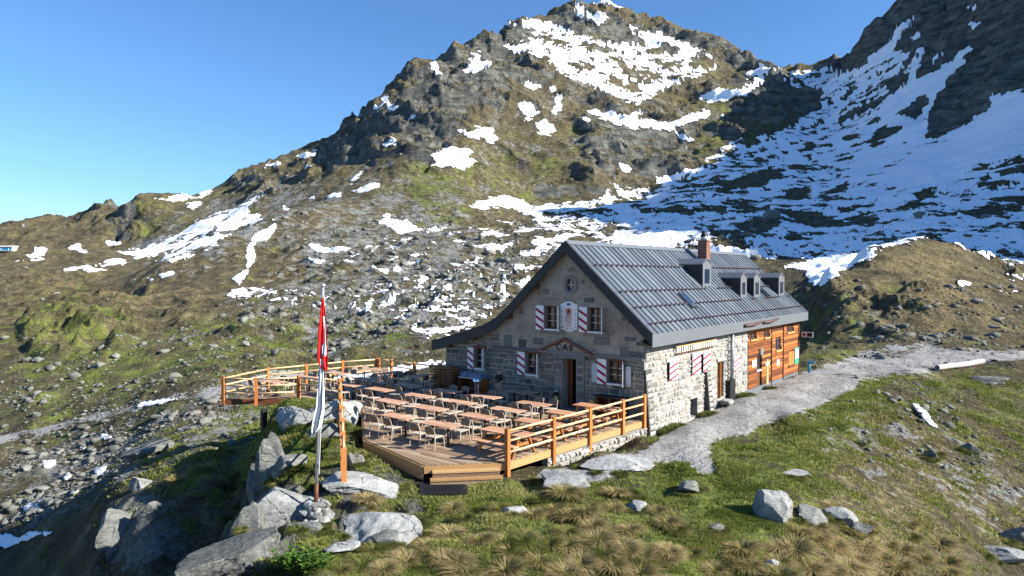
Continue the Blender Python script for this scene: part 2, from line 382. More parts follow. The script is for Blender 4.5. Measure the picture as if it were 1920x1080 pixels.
draw(snow, Z5, 1., "1280,40 1330,55 1400,55 1440,60 1440,90 1400,100 1350,80 1300,62", "1285,18 1330,10 1340,30 1310,32", "670,265 705,260 740,310 725,325 700,290", "830,295 870,260 850,240 900,220 910,235 890,260 960,262 930,290 885,305 840,305",
 "485,420 525,397 530,410 490,440", "508,450 565,440 540,470 512,468", "452,445 475,438 480,465 458,475", "605,490 625,485 615,515 600,515", "510,505 540,480 545,490 515,510", "1075,330 1130,350 1160,360 1130,385 1095,365",
 "1035,440 1080,425 1120,440 1150,480 1110,505 1060,530 1040,525 1100,500 1075,470", "1190,360 1245,385 1225,395 1200,380", "1210,410 1250,405 1240,470 1200,490 1215,450", "1130,520 1180,505 1220,555 1190,572 1150,570 1165,550",
 "790,560 880,540 950,540 975,590 940,615 920,590 860,575 800,570", "690,650 750,630 860,620 870,640 850,665 900,670 820,725 780,700 700,695 650,690 720,680", "485,610 530,580 555,595 500,628", "345,775 400,720 408,728 350,780",
 "255,830 300,810 400,795 480,772 488,785 400,805 320,820 270,838", "845,865 940,835 1000,832 1090,850 1120,880 1180,855 1240,885 1120,905 1000,880 900,875", "455,930 530,950 590,930 630,960 600,978 540,970 480,945", "165,1020 240,1045 350,1040 380,1050 300,1070 220,1065", "490,905 520,897 525,915 500,925",
 "120,655 210,635 217,645 165,670", "155,705 215,668 222,675 165,712", "0,690 55,680 58,695 0,710")
draw(snow, Z6, .80, "0,80 60,85 150,130 250,165 300,180 470,178 400,110 385,92 440,125 520,135 640,175 755,232 800,250 780,285 720,310 640,345 560,375 480,420 440,440 380,425 300,390 200,350 120,310 80,270 50,240 0,235")
draw(snow, Z6, 1.,
 "160,40 210,50 300,55 310,95 270,95 200,70", "165,15 210,8 215,30 190,35", "245,0 330,0 395,40 340,20 260,15", "690,400 800,375 870,380 960,325 975,340 890,410 860,400 800,430 740,435", "895,330 915,300 960,270 1000,285 1080,295 1020,295 960,320 915,335", "1040,325 1090,345 1125,360 1125,378 1060,345",
 "220,460 300,470 400,490 430,460 470,470 430,500 560,520 640,490 745,460 740,490 660,520 560,540 680,590 660,600 580,560 500,545 380,535 260,490", "5,520 60,508 95,550 70,572 15,570 30,550", "200,490 240,510 235,518 205,505", "350,690 380,688 410,715 390,725", "780,480 805,482 800,495", "500,745 600,735 660,750 540,770")
draw(snow, Z6, .12, "0,145 60,140 110,165 180,205 100,190 20,160", "180,180 330,200 340,225 220,205", "440,210 560,190 630,210 600,235 500,230", "320,240 380,245 410,290 540,300 540,350 440,340 380,310", "140,265 250,270 275,295 180,295", "505,245 640,265 620,300 540,280", "660,230 840,250 760,285 650,280", "280,320 400,345 470,380 460,405 400,390 320,350", "560,320 640,315 600,345")
draw(snow, Z4, .70, "690,690 830,660 1010,590 1240,480 1340,455 1480,400 1400,450 1480,500 1380,580 1240,650 1100,710 1040,745 900,750 760,735")
draw(snow, Z4, 1., "1100,530 1240,480 1330,460 1480,370 1545,345 1440,410 1340,470 1200,540 1020,600", "815,395 940,400 1040,370 1090,385 1090,400 1000,412 900,410", "1095,375 1130,355 1190,352 1190,370 1120,392", "1040,450 1065,420 1130,408 1120,440 1085,457", "1125,345 1155,335 1200,338 1160,350", "1470,215 1570,190 1575,215 1510,225", "1590,170 1640,165 1640,178", "1665,155 1785,128 1780,145 1710,172", "1710,215 1790,172 1795,180 1720,225",
 "335,805 500,775 530,780 640,740 700,735 700,770 620,785 520,800 450,808", "25,755 100,740 200,725 110,710 290,712 250,730 130,750", "185,700 200,680 270,670 270,680 210,698", "585,640 610,628 680,645 650,660 610,655", "880,835 980,812 980,825 920,840", "800,860 860,843 860,855", "400,665 440,645 460,690 500,690 520,685 470,700 380,695",
 "1545,510 1565,545 1530,590 1500,620 1440,650 1430,680 1445,700 1410,780 1390,820 1350,870 1340,885 1310,850 1380,795 1400,750 1375,700 1400,660 1420,610 1520,550", "1280,935 1320,900 1400,910 1500,890 1420,930 1340,950 1280,948", "1725,640 1800,690 1920,680 1920,700 1800,705", "1690,715 1780,740 1860,745 1780,760", "1575,440 1630,455 1620,465 1580,455", "1715,390 1775,392 1770,402", "640,700 760,690 900,700 800,720 680,715")
draw(snow, ZL, 1., "-60,915 0,912 150,905 225,890 220,915 100,940 0,958 -60,965", "80,790 230,740 235,755 120,795", "285,730 355,710 350,728 300,745", "180,605 235,600 225,618 190,625", "395,640 485,620 480,632 410,648", "405,490 490,477 440,505", "320,545 350,535 370,548 340,555", "560,365 640,345 785,325 780,340 660,360 600,372", "820,320 890,312 850,330", "240,410 300,400 300,412 250,420", "385,400 450,388 440,402 390,415", "190,660 215,655 210,675", "265,665 300,655 305,668 275,675")
draw(snow, Z1, 1., "620,712 740,690 830,675 838,682 740,702 640,722", "700,408 760,414 780,430 750,434")
draw(snow, Z8, .92, "470,480 600,440 780,410 900,395 1000,370 1070,375 940,460 800,540 690,588 650,520 660,490 560,470")
draw(snow, Z1, 0., "1490,625 1520,590 1560,548 1600,513 1640,482 1680,459 1720,449 1760,450 1800,462 1850,485 1890,505 1970,520 1970,660 1500,660")
draw(snow, Z8, .8, "1530,550 1620,570 1540,575", "1800,505 1960,520 1960,545 1840,540", "1760,600 1960,610 1960,625 1800,615")
draw(snow, Z8, .15, "100,260 240,260 310,320 180,350 90,330", "180,230 300,190 500,180 480,260 330,270", "370,200 420,150 490,160 490,205")
draw(snow, ZR, 1., "955,352 985,355 1010,385 1085,450 1080,460 1030,435 970,380")
# --- bare rock, crags
draw(rock, Z1, .75, "500,330 560,290 640,240 700,190 770,125 880,80 1000,40 1110,0 1200,25 1300,55 1400,100 1480,130 1540,200 1400,300 1350,420 1000,400 900,340 760,330 640,330 560,360")
draw(rock, Z1, 1., "1480,130 1700,-20 1960,-20 1960,300 1700,300 1540,200", "750,130 880,90 960,130 980,210 900,260 800,290 740,260", "1060,240 1180,230 1280,260 1290,330 1200,320 1080,290", "1000,30 1110,10 1210,60 1180,90 1040,60", "1160,160 1290,170 1230,210 1090,190 1060,150", "1190,20 1300,55 1440,110 1440,130 1290,80", "880,50 990,40 1010,70 900,110", "640,240 760,130 770,200 720,260 600,330", "470,320 540,300 520,370 440,380", "160,405 240,366 300,385 280,430 200,450", "1380,120 1440,90 1500,190 1420,210")
draw(rock, Z1, .55, "0,430 160,405 160,470 0,480", "1100,110 1340,90 1420,150 1250,200 1060,170", "900,160 1060,160 1080,330 930,380 820,330")
draw(rock, Z1, .6, "200,930 300,900 420,1060 200,1080")
draw(rock, Z1, .78, "430,1080 440,900 500,850 600,880 600,1000 540,1080", "600,870 750,868 790,930 780,1030 640,1050 620,960", "470,900 478,770 545,765 560,860")
draw(rock, Z1, .3, "430,850 480,770 680,740 690,870 480,900", "1600,800 1700,760 1960,960 1960,900 1800,800 1700,700 1660,720")
# --- scree
draw(scree, Z4, 1., "1240,490 1340,455 1480,390 1600,320 1800,270 1820,300 1740,370 1600,430 1480,510 1380,590 1100,710 900,750 760,740 690,690 1010,590")
draw(scree, Z5, .8, "300,810 420,680 560,640 640,560 600,640 480,700 400,790", "850,840 1000,760 1200,780 1180,850 1000,830", "640,880 800,820 840,920 700,960")
draw(scree, Z1, .5, "520,430 600,380 760,360 880,420 860,480 740,520 560,540 520,500", "620,560 700,500 1000,440 1060,470 900,560 760,600")
draw(scree, Z1, .42, "430,560 640,540 900,450 1060,430 1060,470 960,560 860,650 640,650 430,620", "0,830 420,745 500,750 480,820 340,860 230,900 0,1000")
draw(scree, ZR, .62, "890,330 960,350 1060,470 1220,600 1440,740 1440,880 1250,800 1080,640 960,480")
draw(scree, ZR, .3, "440,480 620,430 800,380 900,480 1000,640 1200,760 1000,800 800,700 600,600")
draw(scree, Z1, .16, "560,340 640,250 780,150 1000,80 1200,60 1440,120 1500,200 1300,330 1000,400 760,360")
# --- green turf
draw(green, Z1, .5, "0,580 120,545 220,560 230,640 160,700 60,720 0,740")
draw(green, Z1, .85, "790,300 800,300 800,305", "790,300 900,340 870,400 800,400 740,340", "920,280 1020,290 1060,350 930,350", "1060,260 1130,270 1120,300 1060,300", "230,380 340,400 320,450 230,440", "440,320 500,340 480,380 430,380", "1340,190 1420,210 1330,290 1280,250")
draw(green, Z1, .5, "0,700 420,600 640,560 800,600 820,690 420,750 0,830", "1520,640 1920,660 1920,700 1500,700", "1500,600 1560,530 1600,520 1600,640 1560,660")
draw(green, Z1, .95, "560,1100 640,960 740,900 960,900 1150,920 1300,860 1500,760 1630,690 1700,720 1660,800 1480,880 1400,960 1560,1100", "470,760 640,740 690,860 600,920 500,880")
draw(green, Z1, .45, "1420,880 1600,840 1760,860 1920,940 1920,1080 1500,1080", "1700,700 1960,680 1960,860 1880,840 1780,740", "220,860 330,820 490,820 480,930 380,960 300,930")
draw(green, Z1, 1., "1120,920 1230,840 1380,850 1540,770 1640,700 1690,730 1640,800 1500,850 1380,900 1340,960 1180,960")
draw(green, Z1, .22, "1500,900 1570,810 1660,745 1760,770 1960,900 1960,1080 1640,1080 1560,960")
# --- dry grass
draw(dry, Z1, .8, "0,500 180,500 300,520 240,560 100,560 0,590", "250,430 330,400 330,440 260,460", "230,540 300,520 460,430 520,400 470,460 330,560 240,640", "1640,450 1760,450 1860,500 1740,560 1660,520", "1640,600 1800,590 1880,650 1640,650", "600,1000 860,960 1000,920 1240,930 1320,1000 1240,1080 640,1080", "1460,960 1700,980 1760,1080 1440,1080", "700,900 600,640 420,700 640,600")
draw(dry, Z1, .55, "1480,860 1660,760 1800,800 1960,940 1960,1000 1700,960", "1560,560 1640,480 1880,520 1900,640 1600,650")
# --- gravel yard and tracks
draw(gravel, Z1, 1., "1195,850 1230,825 1300,785 1390,740 1500,700 1560,696 1618,712 1600,735 1520,770 1430,800 1340,830 1330,850 1290,868 1230,868 1180,880 1120,905 1040,912 1000,890 1080,872 1150,850")
draw(gravel, Z1, .82, "1500,700 1560,680 1640,655 1760,656 1960,655 1960,672 1820,685 1720,700 1640,712 1560,705")
draw(gravel, Z1, 1., "-40,820 0,812 120,786 260,760 360,742 415,728 640,690 640,698 415,741 300,762 160,790 0,824 -40,835", "1280,860 1330,850 1350,890 1310,890")
draw(gravel, Z1, .55, "1640,655 1740,640 1760,655 1640,672")
# --- where boulders lie
draw(boulder, Z1, .85, "430,560 620,560 760,510 900,460 1060,440 1060,470 960,560 860,650 760,660 560,640")
draw(boulder, Z1, 1., "0,830 420,745 500,750 480,820 340,860 230,900 0,1000", "620,580 900,500 1050,450 900,620 800,660")
draw(boulder, Z1, .7, "1480,780 1680,700 1960,880 1960,980 1760,920 1560,880")
draw(boulder, Z1, .8, "1760,780 1960,900 1960,980 1840,930")
draw(boulder, Z1, .5, "0,700 420,600 640,640 640,690 420,735 0,810", "1560,500 1700,560 1920,540 1920,660 1540,660", "500,420 800,380 880,440 600,520", "900,380 1500,400 1500,470 1060,450", "1500,380 1920,400 1920,520 1660,450 1560,480")
snow_b = blur(np.clip(snow * 1.3, 0, 1), 7); snow = blur(snow, 1); rock = blur(rock, 7); green = blur(green, 20); scree = blur(scree, 16); dry = blur(dry, 20); gravel = blur(gravel, 2); boulder = blur(boulder, 8)

# ------------------------------------------------------------------ the ground sheet
th_in = np.arctan((np.arange(-30, 1951, 2.4) - 960) / FPX)
th_l = th_in[0] - np.cumsum(np.linspace(.0025, .03, 22)); th_r = th_in[-1] + np.cumsum(np.linspace(.0025, .022, 62))
TH = np.concatenate([th_l[::-1], th_in, th_r])
rr = [8.5]
while rr[-1] < 1750:
    r_ = rr[-1]
    k = .0090 if r_ < 14 else (.0040 if r_ < 60 else (.0056 if r_ < 1250 else .02))
    rr.append(r_ * (1 + k))
RR = np.array(rr)
NT_, NR = len(TH), len(RR)
# base elevations on a coarse grid, then linear refinement
cTH = np.interp(np.linspace(0, NT_ - 1, 420), np.arange(NT_), TH); cRR = np.exp(np.linspace(np.log(RR[0]), np.log(RR[-1]), 420))
gt, gl = np.meshgrid(cTH, np.log(cRR) * LR, indexing='ij')
ge = base_e(gt, gl)
def terr_base(th, r):
    x = np.interp(th, cTH, np.arange(420)); y = np.clip((np.log(r) - np.log(cRR[0])) / (np.log(cRR[-1]) - np.log(cRR[0])) * 419, 0, 418.999)
    x = np.clip(x, 0, 418.999); i = x.astype(int); j = y.astype(int); fx = x - i; fy = y - j
    return (ge[i, j] * (1 - fx) + ge[i + 1, j] * fx) * (1 - fy) + (ge[i, j + 1] * (1 - fx) + ge[i + 1, j + 1] * fx) * fy
def in_poly(x, y, P):
    ins = np.zeros(x.shape, bool)
    for k in range(len(P)):
        xa, ya = P[k]; xb, yb = P[k - 1]
        if ya != yb: ins ^= ((ya > y) != (yb > y)) & (x < (xb - xa) * (y - ya) / (yb - ya) + xa)
    return ins
def poly_dist(x, y, P):
    d = np.full(x.shape, 1e9)
    for k in range(len(P)):
        ax, ay = P[k - 1]; bx, by = P[k]; vx, vy = bx - ax, by - ay; L2 = vx * vx + vy * vy + 1e-9
        t = np.clip(((x - ax) * vx + (y - ay) * vy) / L2, 0, 1)
        d = np.minimum(d, np.hypot(x - ax - t * vx, y - ay - t * vy))
    return np.where(in_poly(x, y, P), -d, d)
HPOLY = [(-12.4, -.1), (.05, -.1), (.05, 23.2), (-12.4, 23.2)]
HC_, HS_ = math.cos(-HANG), math.sin(-HANG)
def house_xy(X, Y):
    dx, dy = X - H0.x, Y - H0.y
    return dx * HC_ - dy * HS_, dx * HS_ + dy * HC_
def terrain(X, Y):
    """returns height and ground cover at world positions"""
    th = np.arctan2(X, Y); r = np.hypot(X, Y)
    z0 = CAMZ + terr_base(th, r) * r
    px, py = to_px(X, Y, z0)
    gv, sn = sample(gravel, px, py), sample(snow, px, py)
    lt, lr_ = th * 14.0, np.log(r) * 9.0
    ux = px + 60 * fbm(lt, lr_, 5, 201, .6); uy = py + 34 * fbm(lt, lr_, 5, 203, .6)
    rk, gn, sc, dr, bo = (sample(m, ux, uy) for m in (rock, green, scree, dry, boulder))
    off = (px < -90) | (px > 2010) | (py < -15) | (py > 1095)
    far = sstep(100, 300, r); near = 1 - sstep(45, 90, r)
    hi = sstep(60, 200, z0) * off
    rk = np.where(off, .2 + .7 * sstep(40, 140, z0), rk); sn = np.where(off & (z0 > 30), .55, np.where(off, sn * 0, sn)); gv = np.where(off, 0, gv)
    snb = np.where(off, .3, sample(snow_b, px, py))
    # relief
    wx = X + 14 * fbm(X / 60, Y / 60, 3, 5); wy = Y + 14 * fbm(X / 60, Y / 60, 3, 9)
    ca, sa = math.cos(.9), math.sin(.9)
    ax_ = (wx * ca + wy * sa); ay_ = (-wx * sa + wy * ca)
    cr_ = ridged(ax_ / 70, ay_ / 150, 4, 3, .52)
    crag = ridged(ax_ / 27 + z0 * .02, ay_ / 52, 2, 41, .5)
    und = fbm(X / 70, Y / 70, 5, 77, .52)
    amp = sstep(110, 420, r) * (r * .018)
    z = z0 + amp * (1.7 * (np.tanh((cr_ - .42) * 1.8) / 1.8) * (.30 + 1.05 * rk) * (1 - .75 * np.clip(snb, 0, 1)) + .8 * und)
    z += sstep(140, 400, r) * rk * (1 - .95 * np.clip(snb, 0, 1)) * (np.tanh((crag - .4) * 2) / 2) * r * .0085
    st = (z0 * .95 + X * .42 - Y * .12) / 17.0 + 1.1 * fbm(X / 45, Y / 45, 4, 111)
    saw = .5 * np.sin(2 * np.pi * st + .8 * np.sin(2 * np.pi * st))
    z += sstep(180, 420, r) * np.clip(rk * 1.25 - .1, 0, 1) * (1 - np.clip(1.15 * snb, 0, 1)) * saw * r * .0105 * np.clip(.5 + 1.2 * fbm(X / 80, Y / 80, 3, 113), 0, 1.2)
    mid = sstep(50, 80, r) * (1 - sstep(300, 500, r))
    calm = 1 - .9 * np.clip(gv * 1.3, 0, 1)
    z += mid * calm * (2.6 * fbm(X / 26, Y / 26, 4, 31) + 1.9 * (ridged(X / 13 + .5 * fbm(X / 20, Y / 20, 2, 35), Y / 13, 5, 33) - .42) * (.55 + .9 * sstep(-.1, .3, fbm(X / 45, Y / 45, 2, 37))))
    bump_ = sstep(.0, .5, 1 - ((px - 150) / 130) ** 2 - ((py - 610) / 90) ** 2) * sstep(80, 100, r) * (1 - sstep(170, 230, r))
    z += bump_ * (3.2 * (ridged(X / 10, Y / 14, 4, 39) - .3) + 1.2)
    hx, hy = house_xy(X, Y)
    dd = np.full(X.shape, 50.0); dh = np.full(X.shape, 50.0)
    m = r < 90
    dd[m] = poly_dist(hx[m], hy[m], DECKP); dh[m] = poly_dist(hx[m], hy[m], HPOLY)
    flat = np.clip(gv * 1.3, 0, 1)
    quiet = sstep(.2, 4.0, np.minimum(dd, dh)) * (1 - .9 * flat)
    nr_ = 1 - sstep(60, 90, r)
    z += nr_ * quiet * (.46 * fbm(X / 4.2, Y / 4.2, 4, 51) + .14 * (ridged(X / 1.6, Y / 1.6, 3, 57) - .4) * (.3 + rk))
    z += nr_ * .022 * fbm(X / .5, Y / .5, 3, 61) * (1 - .6 * flat)
    gul = nr_ * sstep(.45, .9, rk) * quiet
    z += gul * .8 * (ridged(X / 3.0, Y / 3.0, 4, 67) - .45)
    # nothing grows through the deck, the floor or the track bed
    z = np.where(dd < .6, np.minimum(z, np.where(dd < 0, -.55, -.55 + .8 * np.clip(dd, 0, .6))), z)
    z = np.where(dh < 0, np.minimum(z, -.6), z)
    # cover
    n1 = fbm(X / 3.0, Y / 6.0, 5, 91, .66) * (1 - far) + fbm(X / 13, (Y * .55 + z * .9) / 13, 6, 93, .68) * far
    if n1.size > 1000: n1 = n1 / n1.std()
    n1 = .5 + .5 * np.tanh(n1 * .85)
    px2, py2 = to_px(X, Y, z); sn = np.where(off | (r < 60), sn, sample(snow, px2, py2))
    dens = np.clip(sn, 0, 1)
    steep = np.abs(cr_ - .42)
    snow_m = sstep(-.07 - .07 * far, .07 + .07 * far, dens * 1.16 - .08 - n1 - .10 * rk * (crag - .4) * far)
    snow_m = np.where(dens < .02, 0, snow_m)
    z += snow_m * np.minimum(.12 + r * .0008, .5)
    return z, snow_m, rk, gn, sc, dr, gv, bo, px, py
tt, rg = np.meshgrid(TH, RR, indexing='ij')
XX = (np.sin(tt) * rg).ravel(); YY = (np.cos(tt) * rg).ravel()
ZZ, a_sn, a_rk, a_gn, a_sc, a_dr, a_gv, a_bo, a_px, a_py = terrain(XX, YY)
GZ = ZZ.reshape(NT_, NR)
def grid_slope():
    P = np.stack([XX, YY, ZZ], -1).reshape(NT_, NR, 3)
    a = np.gradient(P, axis=0); b = np.gradient(P, axis=1)
    n = np.cross(a, b); n /= np.linalg.norm(n, axis=-1, keepdims=True) + 1e-12
    return 1 - np.abs(n[..., 2]).ravel()
SL = grid_slope()
RG = rg.ravel()
_far = sstep(120, 260, RG)
_nz = fbm(XX / 40, YY / 40, 5, 301, .6)
a_rk = a_rk * (1 - _far) + _far * np.clip(sstep(.30, .62, SL + .55 * (a_rk - .5) + .22 * _nz), 0, 1)
_lt, _ll = tt.ravel() * 26.0, np.log(RG) * 20.0
_n2 = fbm(_lt, _ll, 6, 305, .66); _n3 = fbm(_lt + 31, _ll - 17, 6, 307, .66)
_ge = np.clip(a_gv, 0, 1); a_gv = np.clip(a_gv + (.6 * fbm(XX / 2.2, YY / 2.2, 5, 311, .65) - .05) * np.clip(_ge * 6, 0, 1) * (1.25 - _ge) * (XX > 0), 0, 1)
a_gn = np.clip(a_gn + .85 * _n2, 0, 1); a_dr = np.clip(a_dr + .8 * _n3, 0, 1); a_sc = np.clip(a_sc + .9 * (_n3 - _n2) * np.clip(a_sc * 5, 0, 1), 0, 1)
def gz(x, y):
    """ground height at a world position (scalar or array)"""
    x = np.asarray(x, float); y = np.asarray(y, float)
    th = np.arctan2(x, y); r = np.hypot(x, y)
    a = np.clip(np.interp(th, TH, np.arange(NT_)), 0, NT_ - 1.001); b = np.clip(np.interp(r, RR, np.arange(NR)), 0, NR - 1.001)
    i = a.astype(int); j = b.astype(int); fa = a - i; fb = b - j
    return (GZ[i, j] * (1 - fa) + GZ[i + 1, j] * fa) * (1 - fb) + (GZ[i, j + 1] * (1 - fa) + GZ[i + 1, j + 1] * fa) * fb
def gat(x, y, dz=0.0): return Vector((x, y, float(gz(x, y)) + dz))
_rt = np.exp(np.linspace(np.log(12.0), np.log(1700), 2600))
def hit(px, py, rmin=0.0):
    """first point of the ground seen through a pixel of the photograph"""
    d = ray(px, py); k = _rt / math.hypot(d.x, d.y)
    x = d.x * k; y = d.y * k; z = CAMZ + d.z * k
    u = (gz(x, y) > z) & (_rt > rmin)
    i = int(np.argmax(u)) if u.any() else len(_rt) - 1
    return Vector((x[i], y[i], float(gz(x[i], y[i]))))
# ------------------------------------------------------------------ ground materials
def ground_material(name):
    N = NT(name)
    A = N.n('ShaderNodeVertexColor', layer_name='cover_a'); B = N.n('ShaderNodeVertexColor', layer_name='cover_b')
    sa = N.n('ShaderNodeSeparateColor'); N.l(A.outputs[0], sa.inputs[0]); sb = N.n('ShaderNodeSeparateColor'); N.l(B.outputs[0], sb.inputs[0])
    sn, rk, gn = sa.outputs; sc, dr, gv = sb.outputs
    n_f = N.noise(.035, 7, .62); n_m = N.noise(.35, 6, .62); n_n = N.noise(3.2, 5, .62); n_c = N.noise(16, 3, .6)
    turf = N.ramp(N.math('ADD', N.math('MULTIPLY', n_m, .6), N.math('MULTIPLY', n_n, .4)), [(.30, (.033, .031, .019)), (.45, (.080, .069, .040)), (.55, (.125, .107, .064)), (.66, (.21, .185, .118))])
    grn = N.ramp(N.math('ADD', N.math('MULTIPLY', n_m, .45), N.math('MULTIPLY', n_n, .55)), [(.28, (.035, .05, .012)), (.45, (.095, .128, .026)), (.56, (.155, .18, .04)), (.68, (.24, .23, .08))])
    dryc = N.ramp(n_n, [(.3, (.09, .068, .034)), (.5, (.185, .145, .075)), (.7, (.29, .235, .135))])
    rockc = N.ramp(N.math('ADD', N.math('MULTIPLY', N.noise(.11, 9, .68), .6), N.math('MULTIPLY', n_n, .4)), [(.30, (.033, .034, .031)), (.44, (.075, .078, .070)), (.54, (.130, .131, .115)), (.68, (.23, .227, .20))])
    strat = N.noise(1.0, 7, .66, N.mapping(N.pos(), (.035, .035, .16), (.55, .42, .2)), .8)
    rockc = N.mix(N.mapr(strat, .42, .60, .0, .75), rockc, N.mix(1.0, rockc, (1.75, 1.75, 1.68), 'MULTIPLY'))
    rockc = N.mix(N.mapr(strat, .34, .46, .7, .0), rockc, (.045, .045, .04))
    screec = N.ramp(N.math('ADD', N.math('MULTIPLY', n_n, .6), N.math('MULTIPLY', n_m, .4)), [(.30, (.065, .067, .063)), (.47, (.16, .163, .152)), (.6, (.27, .272, .255)), (.7, (.42, .42, .40))])
    gravc = N.ramp(N.math('ADD', N.math('MULTIPLY', N.noise(9, 4, .7), .65), N.math('MULTIPLY', n_m, .35)), [(.32, (.14, .135, .12)), (.46, (.31, .307, .295)), (.58, (.43, .427, .415)), (.7, (.56, .56, .545))])
    brk = N.math('SUBTRACT', N.math('ADD', N.math('MULTIPLY', n_n, .5), N.math('MULTIPLY', n_m, .5)), .5)
    brk2 = N.math('MULTIPLY', brk, 3.4)
    def lay(base, top, m, lo=.4, hi=.6):
        return N.mix(N.mapr(N.math('ADD', m, brk2), lo, hi), base, top)
    c = lay(turf, dryc, dr, .35, .75)
    c = lay(c, grn, gn, .30, .70)
    c = lay(c, screec, sc, .38, .62)
    fr = N.noise(.05, 10, .72)
    rkm = N.math('ADD', rk, N.math('MULTIPLY', N.math('SUBTRACT', fr, .5), 1.7))
    c = N.mix(N.mapr(N.math('ADD', rkm, N.math('MULTIPLY', brk, .9)), .42, .58), c, rockc)
    c = lay(c, gravc, gv, .42, .58)
    c = N.mix(N.mapr(N.math('ADD', sn, N.math('MULTIPLY', brk, .9)), .38, .60), c, N.mix(n_m, (.80, .83, .87), (.93, .94, .95)))
    snm = N.mapr(sn, .35, .6)
    h1 = N.math('MULTIPLY', N.noise(.16, 9, .7), N.mapr(snm, 0, 1, 1, .12)); h2 = N.noise(1.6, 6, .68); h3 = N.noise(11, 4, .65)
    nb = N.bump(N.math('MULTIPLY', strat, N.math('MULTIPLY', rk, N.mapr(snm, 0, 1, 1, .05))), .8, 9.0); nb = N.bump(h1, .75, 5.0, nb); nb = N.bump(N.math('MULTIPLY', h2, N.mapr(snm, 0, 1, 1, .2)), .6, .35, nb); nb = N.bump(h3, .55, .05, nb)
    return N.out(c, nb, .92, spec=.12)
M_ground = ground_material('alpine_ground')
idx = (np.arange(NT_ - 1)[:, None] * NR + np.arange(NR - 1)[None, :])
Fq = np.stack([idx, idx + NR, idx + NR + 1, idx + 1], -1).reshape(-1, 4)
cr2 = (RR[:-1][None, :] + 0 * idx).ravel(); cth2 = (TH[:-1][:, None] + 0 * idx).ravel()
# pieces of the sheet: yard gravel, near ground, hillside, mountains
gvf = a_gv[Fq].mean(1); snf = a_sn[Fq].mean(1)
piece = np.zeros(len(Fq), int)
piece[cr2 > 95] = 1
piece[(cr2 > 300)] = 2
piece[(cr2 > 300) & (cth2 > math.atan((1500 - 960) / FPX))] = 3
piece[(cr2 <= 95) & (gvf > .5)] = 4
hxq, hyq = house_xy(XX[Fq[:, 0]], YY[Fq[:, 0]])
piece[(cr2 <= 95) & (gvf > .5) & ((hxq < -2) & (hyq < 60))] = 5
names = ['ground', 'hillside', 'mountain', 'shaded_mountain', 'gravel_yard', 'gravel_track']
Vall = np.stack([XX, YY, ZZ], -1)
for k, nm in enumerate(names):
    f = Fq[piece == k]
    if not len(f): continue
    used = np.zeros(len(Vall), bool); used[f.ravel()] = True
    remap = np.cumsum(used) - 1
    o = mesh_np(nm, Vall[used], remap[f][:, ::-1], M_ground, True)
    for an, chs in (('cover_a', (a_sn, a_rk, a_gn)), ('cover_b', (a_sc, a_dr, a_gv))):
        ca_ = o.data.color_attributes.new(an, 'FLOAT_COLOR', 'POINT')
        dat = np.ones((used.sum(), 4), np.float32)
        for q in range(3): dat[:, q] = chs[q][used]
        ca_.data.foreach_set('color', dat.ravel())
    struct(o)
# ------------------------------------------------------------------ house materials
def m_plain(name, c, rough=.7, metal=0.0, spec=.3, var=.12, scale=6.0, bump=.0):
    N = NT(name); co = N.objco(); n = N.noise(scale, 4, .6, co)
    lo = tuple(x * (1 - var) for x in c); hi = tuple(min(1, x * (1 + var)) for x in c)
    cc = N.mix(n, lo, hi)
    nb = N.bump(N.noise(scale * 4, 3, .6, co), bump, .01) if bump else None
    return N.out(cc, nb, rough, metal, spec)
def rnd_fac(N):
    a = N.n('ShaderNodeObjectInfo').outputs['Random']; b = N.n('ShaderNodeNewGeometry').outputs['Random Per Island']
    return N.math('FRACT', N.math('ADD', a, b))
def m_stone(name, stops, lich=.5):
    N = NT(name); f = rnd_fac(N); c = N.ramp(f, stops)
    n = N.noise(2.6, 6, .65); c = N.mix(N.math('MULTIPLY', n, .8), N.mix(1.0, c, (.55, .55, .55), 'MULTIPLY'), c)
    c = N.mix(N.mapr(N.noise(7, 5, .7), .55, .7, 0, lich), c, (.10, .10, .085))
    nb = N.bump(N.noise(5, 6, .7), .7, .05); nb = N.bump(N.noise(28, 3, .6), .5, .01, nb)
    return N.out(c, nb, .9, spec=.15)
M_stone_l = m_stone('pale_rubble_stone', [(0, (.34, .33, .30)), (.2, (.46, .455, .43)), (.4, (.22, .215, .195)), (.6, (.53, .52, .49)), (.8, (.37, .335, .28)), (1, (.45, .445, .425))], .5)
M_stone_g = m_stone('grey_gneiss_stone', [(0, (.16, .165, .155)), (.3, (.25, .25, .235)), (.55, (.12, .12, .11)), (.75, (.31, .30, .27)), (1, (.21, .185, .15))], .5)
M_mortar = m_plain('lime_mortar', (.27, .26, .235), .95, var=.25, scale=2, bump=.4)
M_mortar_g = m_plain('grey_mortar', (.24, .23, .205), .95, var=.3, scale=1.2, bump=.4)
def m_plaster():
    N = NT('weathered_plaster'); n = N.noise(.9, 7, .66); n2 = N.noise(4.5, 5, .65)
    c = N.ramp(N.math('ADD', N.math('MULTIPLY', n, .6), N.math('MULTIPLY', n2, .4)), [(.32, (.15, .128, .10)), (.46, (.285, .25, .205)), (.6, (.38, .337, .275)), (.72, (.25, .212, .168))])
    return N.out(c, N.bump(N.noise(9, 5, .65), .5, .03), .95, spec=.1)
M_plaster = m_plaster()
